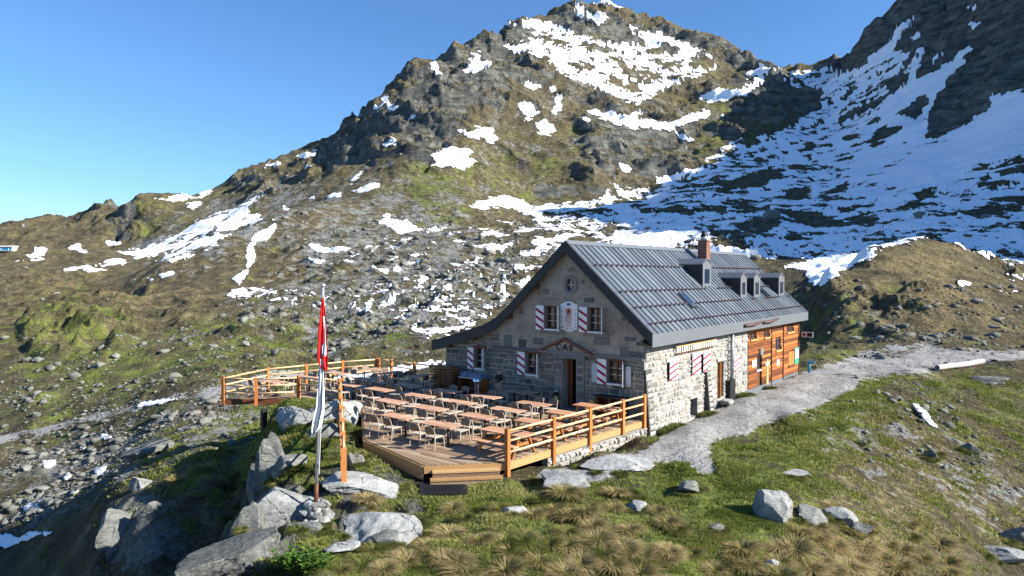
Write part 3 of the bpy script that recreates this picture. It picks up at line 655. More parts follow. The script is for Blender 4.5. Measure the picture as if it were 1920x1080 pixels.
def m_metal_roof():
    N = NT('grey_sheet_metal'); co = N.pos(); n = N.noise(.8, 5, .6, N.mapping(co, (1, 1, .3)))
    r = rnd_fac(N)
    c = N.ramp(N.math('ADD', N.math('MULTIPLY', n, .6), N.math('MULTIPLY', r, .4)), [(.25, (.09, .11, .13)), (.55, (.135, .158, .18)), (.8, (.18, .205, .23))])
    return N.out(c, N.bump(N.noise(5, 3, .5), .15, .01), N.mapr(N.noise(2.5, 4, .6), .3, .7, .38, .55), .35, .4)
M_roof = m_metal_roof()
M_fascia = m_plain('grey_fascia_metal', (.15, .165, .18), .5, .3, .4, .1, .8)
M_dark = m_plain('anthracite_and_shade', (.030, .032, .037), .55, .2, .35, .15, 1.5)
M_rust = m_plain('oxide_red_pipe', (.085, .05, .052), .6, .2, .3, .2, 3)
M_white = m_plain('white_paint', (.78, .78, .76), .6, var=.06, scale=5)
M_red = m_plain('dark_red_paint', (.27, .014, .045), .6, var=.1, scale=5)
M_brownwood = m_plain('brown_stained_wood', (.12, .045, .02), .6, var=.3, scale=8, bump=.2)
M_blackvoid = m_plain('dark_interior', (.012, .011, .010), .9)
M_pgrey = m_plain('pale_grey_panel', (.42, .46, .50), .7, var=.06)
def m_glass():
    N = NT('window_glass'); return N.out((.018, .028, .05), N.bump(N.noise(1.5, 2), .04, .02), .05, 0.0, .9)
M_glass = m_glass()
def m_larch():
    N = NT('weathered_larch_boards'); f = rnd_fac(N); co = N.mapping(N.objco(), (3, .55, 9))
    g = N.noise(3.0, 7, .7, co, .6)
    c = N.ramp(N.math('ADD', N.math('MULTIPLY', g, .62), N.math('MULTIPLY', f, .38)), [(.26, (.03, .010, .005)), (.40, (.13, .040, .011)), (.54, (.28, .090, .021)), (.70, (.42, .165, .045))])
    return N.out(c, N.bump(g, .5, .02), .7, spec=.25)
M_larch = m_larch()
M_orangewood = m_plain('oiled_larch', (.40, .15, .035), .6, var=.25, scale=5, bump=.2)
M_brick = m_plain('chimney_brick', (.20, .085, .06), .85, var=.3, scale=9, bump=.3)
M_zinc = m_plain('galvanised_steel', (.45, .46, .47), .4, .8, .5, .12, 4)
M_black = m_plain('black_paint', (.014, .014, .015), .55, var=.2)
M_paper = m_plain('printed_paper', (.75, .72, .62), .8, var=.08)
M_green = m_plain('green_sign', (.03, .30, .17), .5, var=.08)
M_blue = m_plain('blue_enamel', (.02, .22, .42), .4, var=.1, spec=.5)

house = empty('mountain_hut', H0, HANG)
tag(house, 'stone mountain hut with grey metal roof and red striped shutters', 'hut')
def inv_plane(px, py, axis, val):
    """ray through a pixel against a plane of the house frame: axis 0 -> x = val, axis 1 -> y = val"""
    o = HMI @ Vector((0, 0, CAMZ)); d = HMI.to_3x3() @ ray(px, py)
    k = (val - o[axis]) / d[axis]; return o + d * k
GY = 0.0
def ong(px, py): p = inv_plane(px, py, 1, GY); return p.x, p.z
def ons(px, py): p = inv_plane(px, py, 0, 0.0); return p.y, p.z
XR, ZR_, XE, ZE = -4.05, 8.03, .54, 3.82
RS = (ZE - ZR_) / (XE - XR)
def onroof(px, py):
    o = HMI @ Vector((0, 0, CAMZ)); d = HMI.to_3x3() @ ray(px, py)
    # z = ZR + RS (x-XR)
    k = (ZR_ + RS * (o.x - XR) - o.z) / (d.z - RS * d.x); return o + d * k
Y0, Y1 = -.29, 23.45
PROF = [(XE, ZE), (XR, ZR_), (-7.55, 4.82), (-8.3, 4.22), (-9.2, 3.78), (-10.6, 3.36), (-13.05, 2.72)]
def ztop(x):
    xs = [p[0] for p in PROF][::-1]; zs = [p[1] for p in PROF][::-1]
    return float(np.interp(x, xs, zs))
gface = lambda a, z, d=0.0: Vector((a, GY - d, z))
sface = lambda a, z, d=0.0: Vector((d, a, z))
def wall(name, P, a0, a1, z0, top, holes, depth, mat, breaks=()):
    m = MB(); xs = sorted({a0, a1, *[h[0] for h in holes], *[h[1] for h in holes], *[b for b in breaks if a0 < b < a1]})
    def quad(*p): m.add(p, [tuple(range(len(p)))])
    for xa, xb in zip(xs, xs[1:]):
        hs = sorted([h for h in holes if h[0] <= xa + 1e-6 and h[1] >= xb - 1e-6], key=lambda h: h[2])
        z = z0
        for h in hs:
            quad(P(xa, z), P(xb, z), P(xb, h[2]), P(xa, h[2])); z = h[3]
        quad(P(xa, z), P(xb, z), P(xb, top(xb)), P(xa, top(xa)))
    for h in holes:
        c = [(h[0], h[2]), (h[1], h[2]), (h[1], h[3]), (h[0], h[3])]
        for k in range(4):
            p, q = c[k], c[(k + 1) % 4]
            quad(P(*p), P(*q), P(q[0], q[1], -depth), P(p[0], p[1], -depth))
    # back skin
    for xa, xb in zip(xs, xs[1:]):
        hs = sorted([h for h in holes if h[0] <= xa + 1e-6 and h[1] >= xb - 1e-6], key=lambda h: h[2]); z = z0
        for h in hs:
            quad(P(xa, z, -depth), P(xb, z, -depth), P(xb, h[2], -depth), P(xa, h[2], -depth)); z = h[3]
        quad(P(xa, z, -depth), P(xb, z, -depth), P(xb, top(xb), -depth), P(xa, top(xa), -depth))
    me = bpy.data.meshes.new(name); me.from_pydata(m.v, [], m.f); me.materials.append(mat)
    return link(bpy.data.objects.new(name, me), house)
# --- openings by photograph position
def gh(x0, x1, y0, y1):
    a, zt = ong(x0, y0); b, zb = ong(x1, y1); _, zt2 = ong(x1, y0); _, zb2 = ong(x0, y1)
    return [a, b, (zb + zb2) / 2, (zt + zt2) / 2]
G_UL = gh(1022, 1049, 574, 617); G_UR = gh(1103, 1130, 576, 620)
G_UR[2], G_UR[3] = G_UL[2], G_UL[3]
G_LL = gh(890, 909, 653, 691); G_LM = gh(986, 1010, 662, 702); G_DR = gh(1057, 1083, 672, 746); G_LR = gh(1139, 1169, 677, 717)
G_LL[2] = G_LM[2]; G_LL[3] = G_LM[3]; G_LR[2] = G_LM[2]; G_LR[3] = G_LM[3]; G_DR[2] = 0.03
ocx, ocz = ong(1069.5, 534)
g_holes = [G_UL, G_UR, G_LL, G_LM, G_DR, G_LR, [ocx - .24, ocx + .24, ocz - .3, ocz + .3]]
def sh(x0, x1, y0, y1):
    a, zt = ons(x0, y0); b, zb = ons(x1, y1); _, zb2 = ons(x0, y1); _, zt2 = ons(x1, y0)
    return [a, b, (zb + zb2) / 2, (zt + zt2) / 2]
S_A = sh(1252, 1267.5, 676, 711); S_B1 = sh(1295, 1310, 662, 700); S_B2 = sh(1315.5, 1328, 658, 696); S_C = sh(1373, 1384, 668, 695)
S_D = sh(1345, 1356.5, 677, 741); S_CEL = sh(1294, 1307.5, 746, 783)
S_CEL[2] = -.75; S_D[2] = -.25
s_holes = [[S_A[0] - .1, S_A[1] - .1, S_A[2] + .05, S_A[3] - .03], [S_B1[0] + .1, S_B2[1] - .1, S_B1[2] + .06, S_B2[3] - .12], S_D, S_CEL, [S_C[0], S_C[1], S_C[2] + .05, S_C[3] - .05]]
YW = ons(1401, 737)[0]
gtop = lambda x: ztop(x) - .26
gable_wall = wall('gable_wall', gface, -12.3, -.02, -1.2, gtop, g_holes, .42, M_plaster, [p[0] for p in PROF])
side_wall = wall('side_wall', sface, -.0, YW, -1.2, lambda y: 3.62, s_holes, .42, M_mortar)
wood_wall = wall('timber_wall', lambda a, z, d=0.0: sface(a, z, d - .10), YW, 23.1, -1.2, lambda y: 3.62,
   [], .3, M_brownwood)
m = MB(); m.box((-12.28, 11.5, .8), (.3, 22.6, 3.4)); m.build('rear_wall', M_mortar_g, house)
m = MB()
pts = [(x, gtop(x)) for x in (-12.3, -10.6, -9.2, -8.3, -7.55, -4.05, -.05)]
m.add([(x, 23.05, z) for x, z in pts] + [(-.05, 23.05, -1.2), (-12.3, 23.05, -1.2)], [tuple(range(9))]); m.build('back_gable_wall', M_mortar_g, house)
m = MB(); m.box((-6.1, 11.6, -.1), (11.7, 22.6, .2)); m.build('floor', M_blackvoid, house)
m = MB(); m.box((-5.2, .9, 2.62), (9.4, .9, .12)); m.build('interior_ceiling', M_blackvoid, house)

# --- single stones
def stone_mesh(P, a0, a1, z0, z1, pr):
    j = lambda s: random.uniform(-s, s)
    w_, h_ = a1 - a0, z1 - z0; b = min(.05, .22 * min(w_, h_)); jj = min(.035, .14 * min(w_, h_))
    base = [(a0 + j(jj), z0 + j(jj)), (a1 + j(jj), z0 + j(jj)), (a1 + j(jj), z1 + j(jj)), (a0 + j(jj), z1 + j(jj))]
    mx = (a0 + a1) / 2; mz = (z0 + z1) / 2
    fr = [(p + (mx - p) * b * 1.2 / (w_ / 2) + j(jj * .6), q + (mz - q) * b * 1.2 / (h_ / 2) + j(jj * .6)) for p, q in base]
    vs = [P(p, q, -.02) for p, q in base] + [P(p, q, pr + j(.012)) for p, q in fr]
    fs = [(0, 1, 5, 4), (1, 2, 6, 5), (2, 3, 7, 6), (3, 0, 4, 7), (4, 5, 6, 7)]
    return vs, fs
STONES = []
def lay_stones(parent, P, a0, a1, z0, ztopf, holes, mat, wr, hr, pr=(.02, .05), gap=.018, keep=1.0, flip=False):
    z = z0
    while True:
        h = random.uniform(*hr)
        if z + h * .6 > max(ztopf(a0), ztopf(a1), ztopf((a0 + a1) / 2)): break
        a = a0
        while a < a1 - .06:
            w_ = min(random.uniform(*wr) * (1.0 if random.random() > .2 else .6), a1 - a)
            if a1 - (a + w_) < .14: w_ = a1 - a
            e = a + w_; zz1 = z + h
            if h > .22 and random.random() < .25: parts = [(z, z + h * .48), (z + h * .48, zz1)]
            else: parts = [(z, zz1)]
            for (q0, q1) in parts:
                b0, b1 = a, e; ok = True
                for hh in holes:
                    if hh[0] < b1 - .01 and hh[1] > b0 + .01 and hh[2] < q1 - .01 and hh[3] > q0 + .01:
                        if hh[0] - b0 > .1: b1 = min(b1, hh[0])
                        elif b1 - hh[1] > .1: b0 = max(b0, hh[1])
                        else: ok = False
                t1 = min(q1, ztopf(b0) - .02, ztopf(b1) - .02)
                if ok and b1 - b0 > .09 and t1 - q0 > .07 and random.random() < keep:
                    STONES.append((parent, (b1 - b0) * (t1 - q0), stone_mesh(P, b0 + gap / 2, b1 - gap / 2, q0 + gap / 2, t1 - gap / 2, random.uniform(*pr)), mat, flip))
            a = e
        z += h
def emit_stones():
    order = sorted(range(len(STONES)), key=lambda i: -STONES[i][1])
    rest = {}
    for rank, i in enumerate(order):
        par, ar, (vs, fs), mat, flip = STONES[i]
        if flip: fs = [f[::-1] for f in fs]
        if rank < 298: 
            me = bpy.data.meshes.new('stone'); me.from_pydata([tuple(v) for v in vs], [], fs); me.materials.append(mat)
            link(bpy.data.objects.new('stone', me), par)
        else:
            r_ = rest.setdefault((par.name, mat.name), (par, mat, MB())); r_[2].add(vs, fs)
    for par, mat, mb in rest.values():
        me = bpy.data.meshes.new('small_stones'); me.from_pydata(mb.v, [], mb.f); me.materials.append(mat)
        o = link(bpy.data.objects.new('small_stones', me), par); o['kind'] = 'stuff'
    STONES.clear()
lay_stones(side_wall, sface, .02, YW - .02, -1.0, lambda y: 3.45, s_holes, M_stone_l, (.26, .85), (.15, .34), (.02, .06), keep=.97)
zc = ong(1080, 664)[1]
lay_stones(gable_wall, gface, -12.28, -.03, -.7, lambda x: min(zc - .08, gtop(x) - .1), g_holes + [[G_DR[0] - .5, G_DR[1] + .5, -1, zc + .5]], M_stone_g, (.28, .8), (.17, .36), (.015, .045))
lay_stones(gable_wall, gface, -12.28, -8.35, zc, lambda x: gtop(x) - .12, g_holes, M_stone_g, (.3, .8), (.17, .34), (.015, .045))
for (px_, py_, w_, h_) in ((1073, 506, .42, .22), (1093, 529, .28, .2), (1024, 548, .42, .3), (1105, 563, .6, .28), (977, 582, .3, .34), (1182, 636, .6, .26), (1171, 661, .5, .55), (1128, 640, .9, .4), (1010, 640, .7, .4), (980, 643, .5, .45), (952, 640, .6, .7), (1195, 664, .9, .3), (1170, 598, .25, .2), (1200, 645, .4, .2)):
    a, z = ong(px_, py_)
    if z + h_ / 2 < gtop(a) - .1:
        STONES.append((gable_wall, .3, stone_mesh(gface, a - w_ / 2, a + w_ / 2, z - h_ / 2, z + h_ / 2, .03), M_stone_g, False))
emit_stones()
M_dkst = m_plain('shade_dark_stone', (.075, .078, .07), .95, var=.4, scale=3, bump=.5)  # dark colour puts the shade on the buttress sides into the stone
# corner quoins lit side and battered buttresses
for (yy, wdt, dp, zt) in ((-.02, .55, .34, 2.2), (7.35, .5, .36, 2.2)):
    yb = yy if yy < 1 else inv_plane(1331, 700, 0, .3).y
    m = MB(); m.add([(0.03, yb, -1.1), (dp, yb, -1.1), (.06, yb, zt), (.03, yb, zt), (0.03, yb + wdt, -1.1), (dp, yb + wdt, -1.1), (.06, yb + wdt, zt), (.03, yb + wdt, zt)],
       [(0, 1, 2, 3), (7, 6, 5, 4), (1, 5, 6, 2), (3, 2, 6, 7), (0, 3, 7, 4)])
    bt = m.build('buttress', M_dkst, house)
    z = -1.0
    while z < zt - .2:
        h = random.uniform(.2, .34); t = (z + 1.1) / (zt + 1.1); t2 = (z + h + 1.1) / (zt + 1.1)
        d0 = dp + (.06 - dp) * t
        vs, fs = stone_mesh(lambda a, q, d=0.0, d0=d0: Vector((d0 + d - .02, a, q)), yb + .015, yb + wdt - .015, z, min(z + h - .02, zt), .035)
        mm = MB(); mm.add(vs, fs); mm.build('stone', M_stone_l, bt); z += h

# --- windows, shutters
def shutter(P, a0, a1, z0, z1, d0, up, name='shutter', tilt=0.0):
    m = MB(); c = [(a0, z0), (a1, z0), (a1, z1), (a0, z1)]
    f = lambda a: d0 + tilt * (a - a0)
    m.add([P(a, z, f(a)) for a, z in c] + [P(a, z, f(a) + .035) for a, z in c], [(3, 2, 1, 0), (4, 5, 6, 7), (0, 1, 5, 4), (1, 2, 6, 5), (2, 3, 7, 6), (3, 0, 4, 7)])
    o = m.build(name, M_white, house)
    H_ = z1 - z0; W_ = a1 - a0; th_ = H_ * .115; dr_ = H_ * .21
    for k in range(3):
        zc_ = z0 + H_ * (.80 - .31 * k) - (0 if not up else dr_)
        s_ = -1 if not up else 1
        q = [(a0 + .004, zc_), (a1 - .004, zc_ + s_ * dr_), (a1 - .004, zc_ + s_ * dr_ + th_), (a0 + .004, zc_ + th_)]
        mm = MB(); mm.add([P(a, z, f(a) + .036) for a, z in q] + [P(a, z, f(a) + .040) for a, z in q], [(3, 2, 1, 0), (4, 5, 6, 7), (0, 1, 5, 4), (1, 2, 6, 5), (2, 3, 7, 6), (3, 0, 4, 7)])
        mm.build('stripe', M_red, o)
    m = MB()
    for zz in (z0 + H_ * .12, z0 + H_ * .88): m.add([P(a, z, f(a0) + dd_) for dd_ in (-.03, .0) for a, z in ((a0 - .03, zz - .02), (a0 + .12, zz - .02), (a0 + .12, zz + .02), (a0 - .03, zz + .02))], [(0, 1, 2, 3), (7, 6, 5, 4), (0, 4, 5, 1), (1, 5, 6, 2), (2, 6, 7, 3), (3, 7, 4, 0)])
    m.build('hinge', M_black, o)
    return o
def pbox(m, P, a0, a1, z0, z1, d0, d1):
    c = [(a0, z0), (a1, z0), (a1, z1), (a0, z1)]
    m.add([P(a, z, d0) for a, z in c] + [P(a, z, d1) for a, z in c], [(3, 2, 1, 0), (4, 5, 6, 7), (0, 1, 5, 4), (1, 2, 6, 5), (2, 3, 7, 6), (3, 0, 4, 7)])
    return m
def window(P, hole, depth=.16, sill=True, cols=2, rows=3, par=None, bar=None):
    a0, a1, z0, z1 = hole; t = .075
    m = MB(); d0, d1 = -depth - .06, -depth
    for q in ((a0, a0 + t, z0, z1), (a1 - t, a1, z0, z1), (a0 + t, a1 - t, z0, z0 + t), (a0 + t, a1 - t, z1 - t, z1), ((a0 + a1) / 2 - t / 2, (a0 + a1) / 2 + t / 2, z0 + t, z1 - t)): pbox(m, P, *q, d0, d1)
    o = m.build('window', M_brownwood, par or house)
    m = MB(); nh = 2
    for s_ in range(2):
        b0 = a0 + t + s_ * ((a1 - a0) / 2 - t / 2); b1 = b0 + (a1 - a0) / 2 - 1.5 * t
        for k in range(1, rows):
            zz = z0 + t + (z1 - z0 - 2 * t) * k / rows; pbox(m, P, b0, b1, zz - .012, zz + .012, d0 + .01, d1 - .012)
        for k in range(rows):
            zz0 = z0 + t + (z1 - z0 - 2 * t) * k / rows + .012; zz1 = z0 + t + (z1 - z0 - 2 * t) * (k + 1) / rows - .012
            g = MB(); pbox(g, P, b0, b1, zz0, zz1, d0 + .012, d0 + .025); g.build('pane', M_glass, o)
    m.build('glazing_bar', bar or M_white, o)
    if sill: pbox(MB(), P, a0 - .06, a1 + .06, z0 - .07, z0 + .002, -depth, .07).build('sill', M_white, o)
    return o
for h, lx in ((G_UL, 14.5), (G_UR, 15.5), (G_LL, 13.5), (G_LM, 15), (G_LR, 16)):
    window(gface, h, .2, rows=3)
    wsh = (h[1] - h[0]) / 2 + .06
    shutter(gface, h[0] - wsh - .02, h[0] - .02, h[2] - .06, h[3] + .02, .06, False)
    # the other leaf stands open, almost edge on
    m = MB(); a = h[1] + .02
    Pq = lambda a_, z_, d_=0.0, a=a: gface(a + (a_ - a) * .47 - d_ * .88, z_, .06 + (a_ - a) * .88 + d_ * .47)
    shutter(Pq, a, a + wsh, h[2] - .06, h[3] + .02, .0, False)
for px0, px1, py0, py1 in ((1111, 1121.5, 681, 716), (1175, 1184.5, 687, 725)):
    q = gh(px0, px1, py0, py1); pbox(MB(), gface, *q, .05, .085).build('plain_panel', M_pgrey, house)
for h in (S_A, S_B1, S_B2, S_C): shutter(sface, h[0], h[1], h[2], h[3], .09, True)
for h in (s_holes[0], s_holes[1], s_holes[4]): window(sface, h, .14, False)
# lintels and string course on the gable
m = MB(); 
for a0, a1 in ((-8.9, G_DR[0] - .78), (G_DR[1] + .78, -.05)): pbox(MB(), gface, a0, a1, zc - .06, zc + .10, -.02, .08).build('string_course', M_stone_g, house)
for h in (G_UL, G_UR): pbox(MB(), gface, h[0] - .3, h[1] + .3, h[2] - .24, h[2] - .08, -.02, .045).build('window_ledge', M_stone_g, house)
for h in (G_LL, G_LM, G_LR): pbox(MB(), gface, h[0] - .12, h[1] + .12, h[3] + .005, h[3] + .14, -.02, .06).build('lintel', M_brownwood, house)
for h in (s_holes[0], s_holes[1], s_holes[4], S_D, S_CEL): pbox(MB(), sface, h[0] - .12, h[1] + .12, h[3] + .004, h[3] + .15, -.02, .08).build('lintel', M_stone_l, house)
# oculus
m = MB(); n = 20
ring = lambda r1, r2, d: [gface(ocx + r1 * math.cos(2 * math.pi * k / n), ocz + r2 * math.sin(2 * math.pi * k / n), d) for k in range(n)]
vo = ring(.40, .46, .05); vi = ring(.24, .30, .05); vb = ring(.24, .30, -.3); vo2 = ring(.40, .46, -.03)
m.add(vo + vi + vb + vo2, [(k, (k + 1) % n, n + (k + 1) % n, n + k) for k in range(n)] + [(n + k, n + (k + 1) % n, 2 * n + (k + 1) % n, 2 * n + k) for k in range(n)] + [(k, 3 * n + k, 3 * n + (k + 1) % n, (k + 1) % n) for k in range(n)])
oc = m.build('round_window', M_stone_g, house)
g = MB(); g.add(ring(.25, .31, -.12), [tuple(range(n))]); g.build('pane', M_glass, oc)
b = MB(); pbox(b, gface, ocx - .02, ocx + .02, ocz - .3, ocz + .3, -.11, -.08); pbox(b, gface, ocx - .24, ocx + .24, ocz - .018, ocz + .018, -.11, -.082); b.build('glazing_bar', M_pgrey, oc)
# door with stone jambs, pediment and letters
dj = .42
for a0, a1 in ((G_DR[0] - dj, G_DR[0]), (G_DR[1], G_DR[1] + dj)):
    j_ = pbox(MB(), gface, a0, a1, -.02, G_DR[3], -.02, .14).build('door_jamb', M_mortar_g, house)
    z = .02
    while z < G_DR[3] - .1:
        h_ = min(random.uniform(.3, .5), G_DR[3] - z - .01); vs, fs = stone_mesh(gface, a0 + .01, a1 - .01, z, z + h_ - .02, .17); MB().add(vs, fs).build('stone', M_stone_g, j_); z += h_
pbox(MB(), gface, G_DR[0] - dj - .1, G_DR[1] + dj + .1, G_DR[3] + .003, G_DR[3] + .22, -.02, .22).build('door_lintel', M_stone_g, house)
ax, az = ong(1062, 636); bx0, bz0 = ong(1010, 656); bx1, bz1 = ong(1113, 667)
zb = G_DR[3] + .225; bx0, bx1 = min(bx0, G_DR[0] - dj - .5), max(bx1, G_DR[1] + dj + .5); ax = (bx0 + bx1) / 2; az = max(az, zb + .72)
ped = MB().prism([gface(bx0 + .15, zb, -.02), gface(bx1 - .15, zb, -.02), gface(ax, az - .12, -.02)], (0, 0, 0), (0, -.12, 0)).build('pediment', M_plaster, house)
for s_, bx in ((-1, bx0), (1, bx1)):
    MB().bar(gface(bx, zb + .02, .12), gface(ax, az, .12), .22, .11, up=(0, 0, 1)).build('pediment_cornice', M_brick, ped)
MB().bar(gface(bx0, zb + .03, .115), gface(bx1, zb + .03, .115), .20, .09).build('pediment_cornice', M_stone_g, ped)
def text3d(name, body, loc, size, mat, par, rot, ext=.02):
    cu = bpy.data.curves.new(name, 'FONT'); cu.body = body; cu.size = size; cu.align_x = 'CENTER'; cu.align_y = 'CENTER'; cu.extrude = ext
    cu.offset = .006
    tmp = bpy.data.objects.new(name, cu); COL.objects.link(tmp)
    dg = bpy.context.evaluated_depsgraph_get(); me = bpy.data.meshes.new_from_object(tmp.evaluated_get(dg)); bpy.data.objects.remove(tmp)
    me.materials.clear(); me.materials.append(mat)
    o = link(bpy.data.objects.new(name, me), par); o.location = loc; o.rotation_euler = rot; return o
text3d('lettering', 'C·A·S', gface(ax, zb + .29, .115), .42, M_black, ped, (R(90), 0, 0))
dl = pbox(MB(), gface, G_DR[0] + .02, G_DR[0] + .30, .05, G_DR[3] - .02, -.40, -.34).build('door', M_brownwood, house)
pbox(MB(), gface, G_DR[0] + .02, G_DR[1] - .02, -.14, .035, -.3, .3).build('doorstep', M_stone_g, house)
# sundial
sx0, sx1, sz0, sz1 = gh(1052.5, 1083.5, 565, 622)
scx = (sx0 + sx1) / 2; hw_ = (sx1 - sx0) / 2
out = [(sx0, sz0 + .12), (sx0 + .12, sz0 + .10), (scx - .15, sz0 + .02), (scx, sz0), (scx + .15, sz0 + .02), (sx1 - .12, sz0 + .10), (sx1, sz0 + .12), (sx1, sz1 - .14), (sx1 - .12, sz1 - .11), (scx + .15, sz1 - .02), (scx, sz1), (scx - .15, sz1 - .02), (sx0 + .12, sz1 - .11), (sx0, sz1 - .14)]
sd_o = MB().prism([gface(a, z, .01) for a, z in out], (0, 0, 0), (0, -.06, 0)).build('sundial', M_white, house)
M_sun_o = m_plain('sundial_ochre', (.55, .22, .12), .8); M_sun_p = m_plain('sundial_pink', (.62, .42, .42), .8); M_sun_d = m_plain('sundial_ink', (.12, .13, .22), .8); M_sun_k = m_plain('sundial_core', (.05, .02, .015), .8)
gz0 = sz1 - .48
def disc(r1, r2, z, d, mat, name):
    m = MB(); m.add([gface(scx + r1 * math.cos(2 * math.pi * k / 24), z + r2 * math.sin(2 * math.pi * k / 24), d) for k in range(24)], [tuple(range(24))]); return m.build(name, mat, sd_o)
disc(.17, .17, gz0, .078, M_sun_o, 'sun_disc'); disc(.06, .06, gz0, .082, M_sun_k, 'sun_core')
m = MB()
for k in range(21):
    an = R(-155 + 130 * k / 20); L_ = .30 + .45 * abs(math.sin(an)) ** 4
    p = (scx + .16 * math.cos(an), gz0 + .16 * math.sin(an)); q = (scx + L_ * .55 * math.cos(an), gz0 + L_ * 1.25 * math.sin(an) * .95)
    m.bar(gface(*p, .074), gface(*q, .074), .014, .006, up=(0, 1, 0))
m.build('ray', M_sun_p, sd_o)
m = MB()
for k, (a, z) in enumerate([(sx0 + .1, sz1 - .5 - .25 * i) for i in range(4)] + [(sx1 - .1, sz1 - .42 - .16 * i) for i in range(7)] + [(scx - .35, sz0 + .22), (scx - .08, sz0 + .12), (scx + .2, sz0 + .15)]):
    for i in range(2 + k % 2): pbox(m, gface, a - .05 + .04 * i, a - .034 + .04 * i, z - .04, z + .04, .07, .074)
m.build('numeral', M_sun_d, sd_o)
pbox(MB(), gface, scx - .11, scx + .11, sz1 - .2, sz1 - .08, .07, .075).build('crest', M_sun_d, sd_o)
MB().bar(gface(scx, gz0, .07), gface(scx - .04, gz0 - .45, .3), .012, .012).build('gnomon', M_black, sd_o)
# --- side door, cellar, flue, steps
pbox(MB(), sface, S_D[0] + .02, S_D[0] + .16, S_D[2], S_D[3] - .02, -.2, -.05).build('door_frame', M_brownwood, house)
pbox(MB(), sface, S_D[0] + .18, S_D[0] + .24, S_D[2], S_D[3] - .03, -.4, .12).build('door', M_orangewood, house)
pbox(MB(), sface, S_CEL[0], S_CEL[0] + .06, S_CEL[2], S_CEL[3], -.3, -.06).build('cellar_door', M_brownwood, house)
fy = ons(1366, 640)[0]
m = MB(); m.tube([(.22, fy, .6), (.22, fy, 3.3)], .09, 10); fl = m.build('flue', M_zinc, house, True)
for k in range(6): MB().box((.20, fy, .75 + k * .5), (.26, .24, .05)).build('bracket', M_zinc, fl)
m = MB()
for dy in (.28, .62): m.tube([(.16, fy + dy - .75, .55), (.16, fy + dy - .75, 3.35)], .018, 6)
for k in range(10): m.tube([(.16, fy - .47, .65 + k * .28), (.16, fy - .13, .65 + k * .28)], .012, 6)
m.build('wall_ladder', M_zinc, house)
pbox(MB(), sface, fy - .42, fy + .35, -.75, .62, .05, .28).build('dark_niche_box', M_black, house)  # black box added in place of the dark recess by the side door
# --- timber cladding
zb0, zb1 = -.40, 3.6
pbox(MB(), sface, YW + .01, 23.15, -1.2, zb0, -.3, .05).build('plinth', M_fascia, house)
TW = []
def thole(x0, x1, y0, y1): h = sh(x0, x1, y0, y1); TW.append(h); return h
T_D = thole(1418.5, 1427.5, 669, 724); T_D[2] = zb0 + .02
T_W = thole(1453, 1463.5, 634, 656); T_1 = thole(1405, 1417, 623, 636); T_2 = thole(1431, 1442, 619, 632); T_3 = thole(1474, 1487, 611.5, 622); T_S = thole(1477.5, 1487.5, 659, 684)
for h in (T_1, T_2, T_3): h[3] = min(h[3], 3.3)
lv = [YW + .02, ons(1445, 680)[0], ons(1467, 680)[0], 23.1]
for sct in range(3):
    z = zb0 + .01
    while z < zb1 - .05:
        h = random.uniform(.17, .24); zt_ = min(z + h, zb1)
        segs = [(lv[sct] + .04, lv[sct + 1] - .04)]
        for hh in TW:
            if hh[2] < zt_ - .02 and hh[3] > z + .02:
                ns = []
                for p, q in segs:
                    if hh[1] <= p or hh[0] >= q: ns.append((p, q))
                    else:
                        if hh[0] - p > .05: ns.append((p, hh[0]))
                        if q - hh[1] > .05: ns.append((hh[1], q))
                segs = ns
        for p, q in segs:
            vs = []
            for y in (p, q):
                for d, zz in ((-.09, z + .004), (.0, z + .004), (.035, z + .03), (.035, zt_ - .035), (.0, zt_ - .006), (-.09, zt_ - .006)): vs.append(sface(y, zz, d + random.uniform(-.004, .004)))
            MB().add(vs, [(k, (k + 1) % 6, 6 + (k + 1) % 6, 6 + k) for k in range(6)] + [(5, 4, 3, 2, 1, 0), (6, 7, 8, 9, 10, 11)]).build('board', M_larch, wood_wall)
        z += h
for yy in lv[1:]: pbox(MB(), sface, yy - .05, yy + .05, zb0 - .3, zb1, .03, .09).build('batten', M_brownwood, house)
for h in (T_W, T_1, T_2, T_3): window(sface, h, .02, False, rows=2, bar=M_brownwood)
M_yel = m_plain('fresh_larch', (.55, .32, .12), .6, var=.15)
for h in (T_1, T_2, T_3, T_W): pbox(MB(), sface, h[1] + .01, h[1] + .12, h[2] - .02, h[2] + .22, .04, .10).build('window_bracket', M_yel, house); pbox(MB(), sface, h[0] + .02, h[1] - .02, h[2] - .10, h[2] - .01, .04, .12).build('sill', M_yel, house)
pbox(MB(), sface, T_S[0], T_S[1], T_S[2], T_S[3], -.06, .05).build('closed_shutter', M_orangewood, house)
pbox(MB(), sface, T_S[0] - .05, T_S[1] + .05, T_S[2] - .12, T_S[2] - .01, .04, .12).build('sill', M_brownwood, house)
pbox(MB(), sface, T_D[0], T_D[1], zb0 + .95, T_D[3], -.14, -.09).build('door', M_black, house)
pbox(MB(), sface, T_D[0], T_D[1], zb0 + .02, zb0 + .93, -.14, -.09).build('door_lower_leaf', M_brownwood, house)
pbox(MB(), sface, T_D[0], T_D[1], zb0 + .9, zb0 + 1.0, -.09, .02).build('door_rail', M_pgrey, house)
